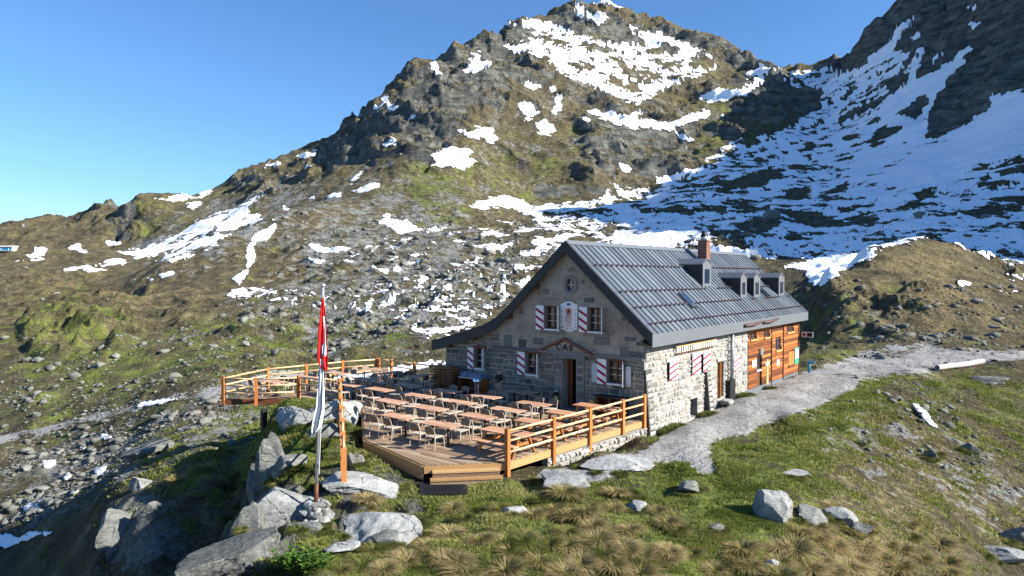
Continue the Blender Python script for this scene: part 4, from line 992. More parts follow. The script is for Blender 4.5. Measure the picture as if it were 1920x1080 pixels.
for (x0, x1, y0, y1, mt, nm, d) in ((1409.5, 1417, 675, 688, M_paper, 'notice', .05), (1455.5, 1459.5, 674, 685.5, M_white, 'notice', .05), (1422, 1427, 653, 665, M_zinc, 'wall_lamp', .16), (1436, 1439, 674, 720, M_yel, 'thermometer_board', .06), (1434, 1441, 679, 684, M_white, 'notice', .07), (1488.5, 1495.5, 651, 682, M_green, 'notice_board', .07)):
    q = sh(x0, x1, y0, y1); ob_ = pbox(MB(), sface, *q, .04, d).build(nm, mt, house)
    if nm == 'notice_board':
        pbox(MB(), sface, q[0] + .1, q[1] - .1, (q[2] + q[3]) / 2 - .2, q[3] - .12, d, d + .006).build('poster', M_white, ob_)
        pbox(MB(), sface, q[0] + .14, q[1] - .3, (q[2] + q[3]) / 2 + .3, q[3] - .25, d + .006, d + .009).build('print', M_blue, ob_)
# bracket sign at the far corner
sg = pbox(MB(), lambda a, z, d=0.0: Vector((a, 23.3 - d, z)), .18, .95, 2.05, 2.42, 0, .05).build('bracket_sign', M_pgrey, house)
pbox(MB(), lambda a, z, d=0.0: Vector((a, 23.3 - d, z)), .56, .90, 2.10, 2.37, .05, .056).build('print', M_black, sg)
m = MB(); m.add([Vector((.36 + .11 * math.cos(k * math.pi / 8), 23.3 - .056, 2.235 + .11 * math.sin(k * math.pi / 8))) for k in range(16)], [tuple(range(16))]); m.build('emblem', M_red, sg)
MB().bar((.03, 23.28, 2.2), (.2, 23.28, 2.2), .03, .03).build('bracket', M_black, sg)

# ------------------------------------------------------------------ roof
roof = MB().add([(XE, Y0, ZE - .02), (XE, Y1, ZE - .02), (XR, Y1, ZR_ - .02), (XR, Y0, ZR_ - .02), (XE - .06, Y0, ZE - .2), (XE - .06, Y1, ZE - .2), (XR, Y1, ZR_ - .26), (XR, Y0, ZR_ - .26)],
   [(0, 1, 2, 3), (7, 6, 5, 4), (0, 4, 5, 1), (3, 7, 4, 0), (1, 5, 6, 2)]).build('roof', M_dark, house)
m = MB(); pr = PROF[1:]
for (xa, za), (xb, zb_) in zip(pr, pr[1:]):
    m.add([(xa, Y0, za), (xa, Y1, za), (xb, Y1, zb_), (xb, Y0, zb_), (xa, Y0, za - .24), (xa, Y1, za - .24), (xb, Y1, zb_ - .24), (xb, Y0, zb_ - .24)], [(0, 3, 2, 1), (4, 5, 6, 7), (3, 7, 6, 2)])
m.build('rear_roof_slope', M_dark, roof)
# standing seam panels
L_s = math.hypot(XE - XR, ZE - ZR_); npan = 47; pw = (Y1 - Y0) / npan
nrm = Vector((-RS, 0, 1)).normalized(); dv = Vector((XE - XR, 0, ZE - ZR_)).normalized()
m = MB()
def rq(s, y, h): return Vector((XR, 0, ZR_)) + dv * s + nrm * h + Vector((0, y, 0))
sec = [(0, .0), (0, .06), (.03, .06), (.03, .014), (pw * .5, .022), (pw - .004, .014), (pw - .004, .0)]
m.add([rq(.02, y, h) for y, h in sec] + [rq(L_s, y, h) for y, h in sec], [(k, k + 1, len(sec) + k + 1, len(sec) + k) for k in range(len(sec) - 1)] + [tuple(range(len(sec)))[::-1], tuple(range(len(sec), 2 * len(sec)))])
pan = m.mesh('roof_panel', M_roof)
for k in range(npan):
    o = link(bpy.data.objects.new('roof_panel', pan), roof); o.location = (0, Y0 + k * pw, random.uniform(-.003, .003))
MB().prism([(XR - .22, Y0, ZR_ - .16), (XR, Y0, ZR_ + .09), (XR + .22, Y0, ZR_ - .12), (XR, Y0, ZR_ - .03)], (0, 0, 0), (0, Y1 - Y0, 0)).build('ridge_cap', M_fascia, roof)
MB().add([(XE + .012, Y0 - .02, ZE + .03), (XE + .012, Y1 + .02, ZE + .03), (XE + .012, Y1 + .02, ZE - .56), (XE + .012, Y0 - .02, ZE - .56), (XE - .05, Y0 - .02, ZE + .03), (XE - .05, Y1 + .02, ZE + .03), (XE - .05, Y1 + .02, ZE - .56), (XE - .05, Y0 - .02, ZE - .56)],
   [(0, 1, 2, 3), (7, 6, 5, 4), (0, 4, 5, 1), (3, 2, 6, 7), (0, 3, 7, 4), (1, 5, 6, 2)]).build('eave_fascia', M_fascia, roof)
MB().add([(XE - .05, Y0, ZE - .5), (XE - .05, Y1, ZE - .5), (-.1, Y1, ZE - .3), (-.1, Y0, ZE - .3)], [(0, 1, 2, 3)]).build('soffit', M_brownwood, roof)
# dark bargeboard along the front and back rakes
for yy, nm in ((Y0 - .08, 'bargeboard'), (Y1 + .02, 'bargeboard')):
    m = MB(); q = [(XE + .016, ZE)] + PROF[1:-1] + [(-13.05, 2.72)]
    for (xa, za), (xb, zb_) in zip(q, q[1:]):
        hb = .50
        m.add([(xa, yy, za + .05), (xb, yy, zb_ + .05), (xb, yy, zb_ - hb), (xa, yy, za - hb), (xa, yy + .07, za + .05), (xb, yy + .07, zb_ + .05), (xb, yy + .07, zb_ - hb), (xa, yy + .07, za - hb)],
           [(0, 1, 2, 3), (7, 6, 5, 4), (0, 4, 5, 1), (3, 2, 6, 7), (0, 3, 7, 4), (1, 5, 6, 2)])
    m.build(nm, M_dark, roof)
for x in (-.6, -2.3, -4.05, -5.9, -7.6, -10.0, -11.9): MB().box((x, .0 - .1, ztop(x) - .46), (.2, .34, .24)).build('purlin_end', M_brownwood, roof)
# snow guards
def on_s(px, py): p = onroof(px, py); return (Vector((p.x, 0, p.z)) - Vector((XR, 0, ZR_))).length
dorm_px = [((1317, 537.5), (1333, 535), 487), ((1388, 558), (1399.5, 556), 513), ((1413, 558), (1424.5, 556), 513.5), ((1459.5, 555), (1470, 553), 513.5)]
DORM = []
for (l, r_, tp) in dorm_px:
    p = onroof(*l); q = onroof(*r_); q = inv_plane(r_[0], r_[1], 0, p.x); t = inv_plane((l[0] + r_[0]) / 2, tp, 0, p.x)
    DORM.append((p.x, p.y, max(q.y, p.y + .8), p.z, t.z))
for (px_, py_) in ((1107, 499.5), (1154, 550), (1182.5, 580), (1210, 611)):
    s_ = on_s(px_, py_)
    zz = ZR_ + RS * (dv.x * s_); xx = XR + dv.x * s_
    cuts = [(d[1] - .15, d[2] + .15) for d in DORM if d[0] + .35 > xx and (ZR_ + RS * (xx - XR)) < d[4] + .2]
    segs = [(Y0 + .2, Y1 - .2)]
    for c0, c1 in sorted(cuts):
        p, q = segs.pop(); segs += [(p, c0), (c1, q)]
    if abs(s_ - on_s(1182.5, 580)) < .01: 
        c = onroof(1288, 565).y; segs = [z_ for p, q in segs for z_ in ([(p, c - .5), (c + .5, q)] if p < c < q else [(p, q)])]
    for p, q in segs:
        if q - p < .5: continue
        g = MB(); g.tube([rq(s_, p, .15), rq(s_, q, .15)], .017, 6); go = g.build('snow_guard', M_rust, roof)
        c_ = MB(); k = Y0 + pw * (1 + int((p - Y0) / pw))
        while k < q: c_.bar(rq(s_, k, .02), rq(s_, k, .18), .03, .06); k += pw
        c_.build('clamp', M_dark, go)['kind'] = 'stuff'
# dormers
for i, (xf, ya, yb, zb_, zt_) in enumerate(DORM):
    zt_ = min(zt_, zb_ + 1.75); ch_ = .28
    xb = XR + (zt_ - .05 - ZR_) / RS
    fr = [(ya, zb_ - .1), (yb, zb_ - .1), (yb, zt_ - ch_), ((ya + yb) / 2 + .12, zt_), ((ya + yb) / 2 - .12, zt_), (ya, zt_ - ch_)]
    dm = MB().prism([(xf, y, z) for y, z in fr], (0, 0, 0), (xb - xf - .4, 0, 0)).build('dormer', M_dark, roof)  # near-black body colour carries the shade of the dormer cheeks
    MB().prism([(xf + .05, y, z) for y, z in ((ya - .06, zt_ - ch_ - .02), ((ya + yb) / 2 - .13, zt_ + .01), ((ya + yb) / 2 + .13, zt_ + .01), (yb + .06, zt_ - ch_ - .02), (yb + .06, zt_ - ch_ + .04), ((ya + yb) / 2 + .14, zt_ + .07), ((ya + yb) / 2 - .14, zt_ + .07), (ya - .06, zt_ - ch_ + .04))], (0, 0, 0), (xb - xf - .4, 0, 0)).build('dormer_roof', M_fascia, dm)
    w0, w1, h0, h1 = ya + .25, yb - .25, zb_ + .18, zt_ - .55
    P = lambda a, z, d=0.0, xf=xf: Vector((xf + d, a, z))
    f = MB(); pbox(f, P, ya + .01, w0, zb_ - .08, zt_ - ch_, .003, .02); pbox(f, P, w1, yb - .01, zb_ - .08, zt_ - ch_, .003, .02); pbox(f, P, w0, w1, zb_ - .08, h0, .003, .02); pbox(f, P, w0, w1, h1, zt_ - ch_, .003, .02)
    f.add([P(ya + .01, zt_ - ch_, .02), P(yb - .01, zt_ - ch_, .02), P((ya + yb) / 2, zt_ - .02, .02)], [(0, 1, 2)]); f.build('dormer_front', M_fascia, dm)
    pbox(MB(), P, w0, w1, h0, h1, .002, .008).build('pane', M_glass, dm)
# chimney
cy = onroof(1320, 489).y + .0; 
cxx = -3.0; cy = inv_plane(1320, 470, 0, cxx).y; ctop = inv_plane(1320, 452, 0, cxx).z; cb = ZR_ + RS * (cxx - XR)
chm = MB().box((cxx, cy, (cb + ctop) / 2 - .3), (.56, .56, ctop - cb + .6)).build('chimney', M_mortar_g, roof)
z = cb - .3; k = 0
while z < ctop - .05:
    for i in range(2):
        for (dx, dy, wx, wy) in ((-.145 + .29 * i, -.284, .27, .02), (.284, -.145 + .29 * i, .02, .27), (-.284, -.145 + .29 * i, .02, .27)):
            MB().box((cxx + dx, cy + dy, z + .07), (wx, wy, .125)).build('brick', M_brick, chm)
    z += .15; k += 1
MB().box((cxx, cy, ctop + .03), (.72, .72, .08)).build('chimney_slab', M_mortar_g, chm)
MB().tube([(cxx, cy, ctop + .05), (cxx, cy, ctop + .3)], .22, 12).build('chimney_pot', M_zinc, chm, True)
m = MB(); m.tube([(cxx, cy, ctop + .3), (cxx, cy, ctop + .34), (cxx, cy, ctop + .46), (cxx, cy, ctop + .62)], [.24, .24, .15, .15], 12); m.build('cowl', M_black, chm, True)
MB().bar((cxx - .2, cy, ctop - .1), (cxx - 1.6, cy - 1.3, ZR_ + .05), .03, .03).build('stay', M_black, chm)
# skylights
for (l, t_) in (((1288, 565), .75), ((1431, 549), .7)):
    p = onroof(*l); s0 = (Vector((p.x, 0, p.z)) - Vector((XR, 0, ZR_))).length
    c = [(s0 - .55, p.y - .36), (s0 - .55, p.y + .36), (s0 + .55, p.y + .36), (s0 + .55, p.y - .36)]
    m = MB(); m.add([rq(a, b_, .0) for a, b_ in c] + [rq(a, b_, .12) for a, b_ in c], [(3, 2, 1, 0), (4, 5, 6, 7), (0, 1, 5, 4), (1, 2, 6, 5), (2, 3, 7, 6), (3, 0, 4, 7)]); sk = m.build('skylight', M_dark, roof)
    m = MB(); m.add([rq(p_[0] * .86 + s0 * .14, p_[1] * .8 + p.y * .2, .125) for p_ in c], [(0, 1, 2, 3)]); m.build('pane', M_glass, sk)
# red poles resting on the fascia
for (a, b_) in (((1396, 611), (1429, 603)), ((1431, 605), (1459, 597.5))):
    p = inv_plane(a[0], a[1], 0, XE + .06); q = inv_plane(b_[0], b_[1], 0, XE + .06); mid_ = (p + q) / 2 + Vector((0, 0, -.05))
    MB().tube([p, mid_, q], [.09, .11, .07], 8).build('snow_pole', M_rust, roof, True)
# a ladder hangs below the eave
la = ons(1262, 664); lb = ons(1338, 640)
lad = empty('hanging_ladder', hw(.14, 0, 0), HANG); tag(lad, 'long wooden ladder hung flat under the eave above the striped shutters', 'ladder')
for dz in (0, .34): MB().bar((0, la[0], la[1] + .02 + dz), (0, lb[0], la[1] + .02 + dz), .05, .05).build('rail', M_yel if dz else M_brownwood, lad)
k = la[0] + .15
while k < lb[0]: MB().bar((.02, k, la[1] + .05), (.02, k, la[1] + .34), .09, .03, up=(1, 0, 0)).build('rung', M_paper, lad); k += .26
# ------------------------------------------------------------------ terrace materials
def m_wood(name, stops, grain=(1.2, 14, 14), rough=.75, bump=.25):
    N = NT(name); f = rnd_fac(N); co = N.mapping(N.objco(), grain); g = N.noise(2.2, 6, .65, co, .4)
    c = N.ramp(N.math('ADD', N.math('MULTIPLY', g, .6), N.math('MULTIPLY', f, .4)), stops)
    return N.out(c, N.bump(g, bump, .01), rough, spec=.2)
M_plank = m_wood('weathered_decking', [(.22, (.12, .078, .048)), (.45, (.235, .165, .105)), (.6, (.31, .225, .15)), (.8, (.42, .33, .24))], (.7, 9, 9))
M_rim = m_wood('honey_larch_beam', [(.2, (.22, .125, .05)), (.5, (.37, .225, .095)), (.8, (.47, .31, .15))], (1.2, 8, 8))
M_post = m_wood('orange_larch_post', [(.2, (.29, .10, .026)), (.5, (.42, .155, .042)), (.8, (.50, .225, .075))], (8, 8, 1.2))
M_rail = m_wood('peeled_pole', [(.2, (.48, .27, .12)), (.5, (.66, .44, .24)), (.8, (.74, .54, .34))], (3, 3, 3))
M_ttop = m_wood('table_planks', [(.2, (.30, .155, .095)), (.45, (.42, .245, .16)), (.65, (.50, .32, .215)), (.9, (.60, .44, .31))], (1.0, 9, 4))
M_picnic = m_wood('reddish_pine', [(.2, (.33, .15, .075)), (.5, (.46, .245, .14)), (.8, (.55, .34, .21))], (1.0, 9, 4))
M_chair = m_plain('taupe_resin', (.16, .118, .085), .5, var=.05, spec=.3)
M_chairl = m_plain('pale_taupe_resin', (.46, .39, .31), .5, var=.05, spec=.3)
M_iron = m_plain('black_cast_iron', (.012, .012, .013), .5, .3, .4)
M_steel = m_plain('dark_steel', (.03, .03, .033), .5, .5, .4)
deck = empty('wooden_terrace', H0, HANG); tag(deck, 'broad plank terrace in front of the stone hut', 'terrace')
# planks along the gable direction, clipped to the outline
def scan(y):
    xs = []
    for k in range(len(DECKP)):
        (xa, ya), (xb, yb) = DECKP[k - 1], DECKP[k]
        if (ya > y) != (yb > y): xs.append(xa + (xb - xa) * (y - ya) / (yb - ya))
    xs.sort(); return list(zip(xs[::2], xs[1::2]))
ymin = min(p[1] for p in DECKP); ymax = max(p[1] for p in DECKP); bw = .145
y = ymin + .02
while y < ymax - .05:
    sa_, sb_ = scan(y + .006), scan(y + bw - .006); sm_ = scan(y + bw / 2)
    for n_i, (a0, a1) in enumerate(sm_):
        (l0, r0_), (l1, r1_) = (sa_[n_i], sb_[n_i]) if len(sa_) == len(sb_) == len(sm_) else ((a0, a1), (a0, a1))
        cuts = [None]
        x = a0 + random.uniform(2.5, 4.5)
        while x < a1 - 1.2: cuts.append(x); x += random.uniform(3.4, 4.6)
        cuts.append(None)
        for ci, (p, q) in enumerate(zip(cuts, cuts[1:])):
            pa, pb = (l0, l1) if p is None else (p + .003, p + .003); qa, qb = (r0_, r1_) if q is None else (q - .003, q - .003)
            if min(qa - pa, qb - pb) < .03: continue
            zt_ = random.uniform(-.003, 0)
            MB().prism([(pa, y + .006, -.035), (qa, y + .006, -.035), (qb, y + bw - .006, -.035), (pb, y + bw - .006, -.035)], (0, 0, 0), (0, 0, .034 + zt_)).build('plank', M_plank, deck)
    y += bw
# joist layer under the planks and rim beams
P_ = [Vector((a, b, 0)) for a, b in DECKP]
m = MB(); y = ymin + .4
while y < ymax:
    for a0, a1 in scan(y): m.box(((a0 + a1) / 2, y, -.13), (a1 - a0 - .3, .08, .17))
    y += .9
m.build('joist', M_brownwood, deck)
def rim(a, b, zt, zb_, th=.06, out_=.035, mat=None, name='rim_beam'):
    d = (b - a).normalized(); n = Vector((d.y, -d.x, 0))
    c0 = a + n * out_; c1 = b + n * out_
    return MB().bar(Vector((c0.x, c0.y, (zt + zb_) / 2)), Vector((c1.x, c1.y, (zt + zb_) / 2)), th, zt - zb_).build(name, mat or M_rim, deck)
c_ = sum((p for p in P_), Vector()) / len(P_)
for k in range(6):
    a, b = P_[k], P_[k + 1]
    rim(b, a, -.037, -.30 if k else -.28, mat=M_brownwood if k > 3 else None)
    rim(b, a, -.305, -.50)if k in (1, 2) else None
rim(P_[0], P_[-1], -.037, -.30); rim(P_[7], P_[6], -.037, -.30, mat=M_brownwood)
for px_, py_ in ((484, 760),):
    p = hl(onz(px_, py_, 0)); p.y += .3; w_ = hw(p.x, p.y); g_ = float(gz(w_.x, w_.y))
    MB().box((p.x, p.y, (g_ - .3 - .3) / 2), (.24, .24, abs(g_ - .3) - .2)).build('support_post', M_steel, deck)
# steps
a, b = P_[0] + (P_[1] - P_[0]) * .08, P_[1] + (P_[0] - P_[1]) * .10
d = (b - a).normalized(); n = Vector((-d.y, d.x, 0))
if n.dot(c_ - a) > 0: n = -n
for k, (z, o_, e) in enumerate(((-.19, .20, .0), (-.38, .46, .08))):
    q0, q1 = a + n * o_ - d * e, b + n * o_ + d * e
    MB().bar((q0.x, q0.y, z), (q1.x, q1.y, z), .30, .05).build('step_tread', M_rim, deck)
    q0, q1 = a + n * (o_ + .10) - d * e, b + n * (o_ + .10) + d * e
    MB().bar((q0.x, q0.y, z - .12), (q1.x, q1.y, z - .12), .04, .17).build('step_riser', M_plank, deck)
# ------------------------------------------------------------------ railings
def railing(name, label, posts, heights=(.33, .72, 1.07), ph=1.16, pw_=.15, low=-.35, mat=M_post, group=None, rads=.042):
    o = empty(name, H0, HANG); tag(o, label, 'railing', group)
    for k, p in enumerate(posts):
        q = posts[k + 1] if k < len(posts) - 1 else posts[k - 1]
        an = math.atan2((q - p).y, (q - p).x)
        mt = Matrix.Rotation(an, 3, 'Z')
        MB().box((p.x, p.y, p.z + (ph + low) / 2), (pw_, pw_, ph - low), mt, .02).build('post', mat, o)
    for p, q in zip(posts, posts[1:]):
        for h in heights:
            MB().tube([(p.x, p.y, p.z + h), (q.x, q.y, q.z + h)], rads, 8).build('rail', M_rail, o, True)
    return o
def edge(p, dx=.0): return Vector((p.x + dx, p.y, 0))
rp = [hl(onz(a, b, 1.16)) for a, b in ((948, 803), (1029, 780.5), (1094, 763), (1152, 747), (1202.5, 735.5))]
rp = [Vector((p.x, p.y, 0)) for p in rp]
r0, r1 = P_[0], P_[-1]
rp = [Vector((np.interp(p.y, [r0.y, r1.y], [r0.x, r1.x]) + .09, min(p.y, -.2), 0)) for p in rp]
rp[0].y = P_[0].y + .02
railing('terrace_railing', 'pale pole railing on the right edge of the terrace beside the path', rp, low=-.62)
wp_ = [Vector((p.x, p.y, 0)) for p in (hl(onz(419, 748, 0)), hl(onz(480, 750, 0)), hl(onz(560, 746, 0)), hl(onz(637, 752, 0)))]
railing('terrace_railing', 'orange railing on the near edge of the jutting terrace wing', wp_, low=-.32)
bp = [Vector((p.x, p.y, 0)) for p in BACK[1:5]]
bp = [Vector((wp_[0].x, wp_[0].y, 0))] + bp
railing('terrace_railing', 'pole railing along the far left edge of the terrace', bp, low=-.3)
bq = [Vector((p.x, p.y, 0)) for p in BACK[4:]]
bq[0] = bq[0] + Vector((.2, 0, 0))
railing('terrace_railing', 'short railing closing the terrace at the back by the hut', bq + [Vector((-12.45, bq[-1].y + .1, 0))], low=-.3)
# path railing going down over the rock, seen end on
f0 = at(645, 912, 21.3); f1 = at(638, 757, 33.9); fp = []
for k in range(7):
    t = k / 6; q = f0.lerp(f1, t); q = Vector((q.x, q.y, f0.z + (f1.z - f0.z) * t)); fp.append(hl(q))
prl = railing('path_railing', 'orange post and pole railing running down the rock behind the flagpole', fp, heights=(.35, .75, 1.08), ph=1.22, pw_=.17, low=-.5)

# ------------------------------------------------------------------ low dry stone wall below the terrace
dw = empty('dry_stone_wall', H0, HANG); tag(dw, 'low dry stone wall under the right edge of the terrace', 'wall')
e0, e1 = P_[0] + Vector((.14, 2.3, 0)), P_[-1] + Vector((.16, -.15, 0))
MB().bar((e0.x - .12, e0.y, -.72), (e1.x - .12, e1.y, -.72), .3, .76).build('core', M_mortar, dw)
dd_ = (e1 - e0); LL = dd_.length; dd_.normalize(); nn = Vector((dd_.y, -dd_.x, 0))
Pw = lambda a, z, d=0.0: e0 + dd_ * a + nn * (d + .05) + Vector((0, 0, z))
lay_stones(dw, Pw, 0, LL, -1.0, lambda a: -.31, [], M_stone_l, (.18, .5), (.12, .22), (.0, .09))
for (par, ar, (vs, fs), mat, flip) in STONES: MB().add(vs, fs).build('stone', mat, par)
STONES.clear()

# ------------------------------------------------------------------ chairs and tables
def make_chair():
    t = empty('terrace_chair'); W, D_, SH = .21, .21, .45
    m = MB(); nx = 6
    for i in range(nx):      # slightly dished seat
        pass
    m.box((0, 0, SH - .012), (.44, .43, .024), None, .01); m.build('seat', M_chairl, t)
    # curved backrest panel with rounded top, sits at -y side
    vs = []; nu, nv = 8, 5
    for side in (0, .018):
        for j in range(nv):
            for i in range(nu):
                u = -1 + 2 * i / (nu - 1); v = j / (nv - 1)
                hw2 = .215 * (1 - .16 * max(0, v - .55) ** 2 * 4)
                z = .55 + .27 * v - .05 * (abs(u) ** 3) * v
                vs.append((u * hw2, -.235 - .06 * v - .035 * (1 - u * u) + side, z))
    fs = []
    for s_ in range(2):
        o_ = s_ * nu * nv
        for j in range(nv - 1):
            for i in range(nu - 1):
                q = (o_ + j * nu + i, o_ + j * nu + i + 1, o_ + (j + 1) * nu + i + 1, o_ + (j + 1) * nu + i); fs.append(q if s_ else q[::-1])
    ringi = [i for i in range(nu)] + [j * nu + nu - 1 for j in range(1, nv)] + [(nv - 1) * nu + i for i in range(nu - 2, -1, -1)] + [j * nu for j in range(nv - 2, 0, -1)]
    for a, b in zip(ringi, ringi[1:] + ringi[:1]): fs.append((a, b, b + nu * nv, a + nu * nv))
    MB().add(vs, fs).build('backrest', M_chair, t, True)
    for sx in (-1, 1):
        MB().tube([(sx * W, .20, SH - .01), (sx * (W + .02), .235, 0)], [.017, .013], 6).build('leg', M_chairl, t)
        MB().tube([(sx * (W + .02), -.26, 0), (sx * W, -.215, SH), (sx * (W + .005), -.245, .60), (sx * (W - .004), -.295, .76)], [.013, .018, .016, .013], 6).build('leg', M_chairl, t)
        MB().tube([(sx * W, .19, SH - .03), (sx * W, -.21, SH - .03)], .014, 6).build('side_rail', M_chair, t)
    return t
def make_table():
    t = empty('terrace_table')
    for k in range(5): MB().box((0, -.28 + .14 * k, .735), (.80, .137, .028)).build('top_plank', M_ttop, t)
    MB().box((0, 0, .712), (.5, .5, .016)).build('top_plate', M_iron, t)
    MB().tube([(0, 0, .03), (0, 0, .71)], .045, 10).build('column', M_iron, t, True)
    m = MB(); m.box((0, 0, .014), (.42, .42, .026), None, .008); m.build('base', M_iron, t)
    return t
chair0 = make_chair(); table0 = make_table()
first = {'c': True, 't': True}
def place(proto, key, x, y, rz, label, cat, group):
    o = proto if first[key] else copy_tree(proto)
    first[key] = False
    w_ = hw(x, y); o.location = (w_.x, w_.y, 0.002); o.rotation_euler = (0, 0, HANG + rz); tag(o, label, cat, group)
    if key == 'c': o.scale = (1.08, 1.08, 1.08)
    return o
ROWS = [('front row', -8.8, [-4.0, -6.35]), ('second row', -6.8, [-3.9, -6.6, -9.1]), ('third row', -5.03, [-3.8, -6.55, -9.2, -12.0, -14.45]), ('fourth row', -3.25, [-3.75, -6.6, -9.1, -11.8, -15.2])]
ORD = ['first', 'second', 'third', 'fourth', 'fifth']
def pair(x, y, rz, where, sides=(1, 1, 1, 1)):
    c, s_ = math.cos(rz), math.sin(rz)
    L = lambda a, b: (x + a * c - b * s_, y + a * s_ + b * c)
    for a, nm in ((-.405, 'left'), (.405, 'right')):
        place(table0, 't', *L(a, random.uniform(-.01, .01)), rz, f'square plank table, {nm} half of {where}', 'table', 'terrace tables')
    for k, (a, b, nm) in enumerate(((-.40, -.66, 'near left'), (.40, -.68, 'near right'), (-.38, .68, 'far left'), (.42, .66, 'far right'))):
        if sides[k]: place(chair0, 'c', *L(a + random.uniform(-.05, .05), b + random.uniform(-.05, .05)), rz + (0 if b < 0 else math.pi) + R(random.uniform(-7, 7)), f'taupe chair, {nm} seat of {where}', 'chair', 'terrace chairs')
for rn, y, xs in ROWS:
    for k, x in enumerate(sorted(xs)): pair(x, y, R(random.uniform(-1.5, 1.5)), f'the {ORD[k]} table pair from the left, {rn}')
for (x, y, nm) in ((-18.6, -6.9, 'nearest'), (-18.5, -4.9, 'middle'), (-18.3, -2.85, 'farthest')): pair(x, y, 0, f'the {nm} table pair by the far left railing')
for (x, y, nm) in ((-18.0, -.7, 'left'), (-16.1, -.75, 'middle'), (-13.9, -.6, 'right')): pair(x, y, R(90), f'the {nm} crosswise table pair at the back')
pair(-6.1, -1.15, 0, 'the shaded table pair beside the hut door', (0, 0, 1, 1))
# picnic tables
def picnic(x, y, label):
    w_ = hw(x, y); t = empty('picnic_table', (w_.x, w_.y, .002), HANG); tag(t, label, 'picnic table', 'picnic tables by the railing')
    for k in range(5): MB().box((0, -.30 + .15 * k, .74), (2.0, .14, .04)).build('top_plank', M_picnic, t)
    for s_ in (-1, 1):
        for k in range(2): MB().box((0, s_ * (.62 + .145 * k), .45), (2.0, .135, .04)).build('bench_plank', M_picnic, t)
        MB().bar((s_ * .72, -.78, .395), (s_ * .72, .78, .395), .05, .10).build('bench_bearer', M_post, t)
        MB().bar((s_ * .72, -.34, .70), (s_ * .72, .34, .70), .045, .08).build('top_bearer', M_post, t)
        for u in (-1, 1): MB().bar((s_ * .77, u * .26, .70), (s_ * .77, u * .66, .0), .05, .10, up=(1, 0, 0)).build('leg', M_post, t)
        MB().bar((s_ * .68, 0, .38), (s_ * .14, 0, .70), .045, .08).build('brace', M_post, t)
for x, y, lb in ((-1.25, -8.2, 'reddish picnic table with benches nearest the terrace steps'), (-1.25, -6.2, 'reddish picnic table second from the terrace steps'), (-1.25, -4.1, 'reddish picnic table third from the terrace steps'), (-1.2, -2.1, 'reddish picnic table nearest the hut wall')): picnic(x, y, lb)

# ------------------------------------------------------------------ things by the hut wall
def lounger(x, y, z, flip, label):
    w_ = hw(x, y); t = empty('folded_lounger', (w_.x, w_.y, z), HANG); tag(t, label, 'lounger', 'stacked wooden loungers')
    n = 14; prof = [(-.8 + 1.6 * k / (n - 1), .055 * math.sin(k * 2 * math.pi / (n - 1) * 1.5 + flip)) for k in range(n)]
    for yy in (-.27, .27):
        m = MB()
        for (xa, za), (xb, zb2) in zip(prof, prof[1:]): m.bar((xa, yy, za + .05), (xb, yy, zb2 + .05), .05, .06)
        m.build('side_rail', M_brownwood, t)
    for k in range(n):
        MB().box((prof[k][0], 0, prof[k][1] + .088), (.085, .62, .022)).build('slat', M_orangewood if k % 3 else M_brownwood, t)
NUMW = ['lowest', 'second', 'third', 'fourth', 'fifth', 'sixth', 'seventh', 'eighth', 'ninth', 'topmost']
for k in range(10): lounger(-11.65 + random.uniform(-.04, .04), -.75, .01 + k * .148, (k % 2) * .25, f'brown slatted folded lounger, {NUMW[k]} in the stack by the hut')
cn = empty('serving_counter', hw(-9.75, -.55), HANG); tag(cn, 'wooden serving counter with shelf below the small window', 'counter')
MB().box((0, 0, 1.02), (1.5, .7, .05)).build('counter_top', M_zinc, cn); MB().box((0, .30, .5), (1.44, .04, .98)).build('back_panel', M_brownwood, cn)
for s_ in (-1, 1): MB().box((s_ * .71, 0, .5), (.05, .66, .98)).build('side_panel', M_larch, cn)
MB().box((0, -.02, .02), (1.37, .6, .04)).build('shelf', M_larch, cn); MB().box((-.1, -.3, .52), (1.9, .45, .04)).build('shelf', M_larch, cn)
M_crate = m_plain('blue_grey_crate', (.10, .17, .26), .5, var=.1, spec=.4)
for k, dx in enumerate((-.45, .08, .52)):
    w_ = hw(-9.75 + dx, -.55); t = empty('glass_crate', (w_.x, w_.y, 1.047), HANG); tag(t, f"blue glass crate on the serving counter, {['leftmost', 'middle', 'rightmost'][k]} of three", 'crate', 'glass crates')
    for q in ((0, -.24, .44, .02), (0, .24, .44, .02)): MB().box((q[0], q[1], .11), (q[2], q[3], .22)).build('side', M_crate, t)
    for q in (-.21, .21): MB().box((q, 0, .11), (.02, .46, .22)).build('end', M_crate, t)
    MB().box((0, 0, .012), (.40, .46, .02)).build('bottom', M_crate, t)
    for i in range(3):
        for j in range(3): MB().tube([(-.13 + .13 * i, -.14 + .14 * j, .03), (-.13 + .13 * i, -.14 + .14 * j, .20)], .045, 8).build('glass', M_pgrey, t, True)
p = inv_plane(914.5, 745, 1, -2.0); w_ = hw(-8.15, -2.05); t = empty('dome_brazier', (w_.x, w_.y, 0), HANG); tag(t, 'shiny steel dome on a post behind a table near the standing person', 'brazier')
M_chrome = NT('polished_steel').out((.75, .8, .85), None, .08, 1.0)
m = MB(); n = 10; prof_ = [(.0, 1.34), (.10, 1.325), (.17, 1.28), (.205, 1.20), (.20, 1.12), (.12, 1.06), (.05, 1.04)]
for r_, z in prof_: m.v += [(r_ * math.cos(2 * math.pi * k / 16), r_ * math.sin(2 * math.pi * k / 16), z) for k in range(16)]
m.f = [(j * 16 + k, j * 16 + (k + 1) % 16, (j + 1) * 16 + (k + 1) % 16, (j + 1) * 16 + k) for j in range(6) for k in range(16)]
m.build('dome', M_chrome, t, True)
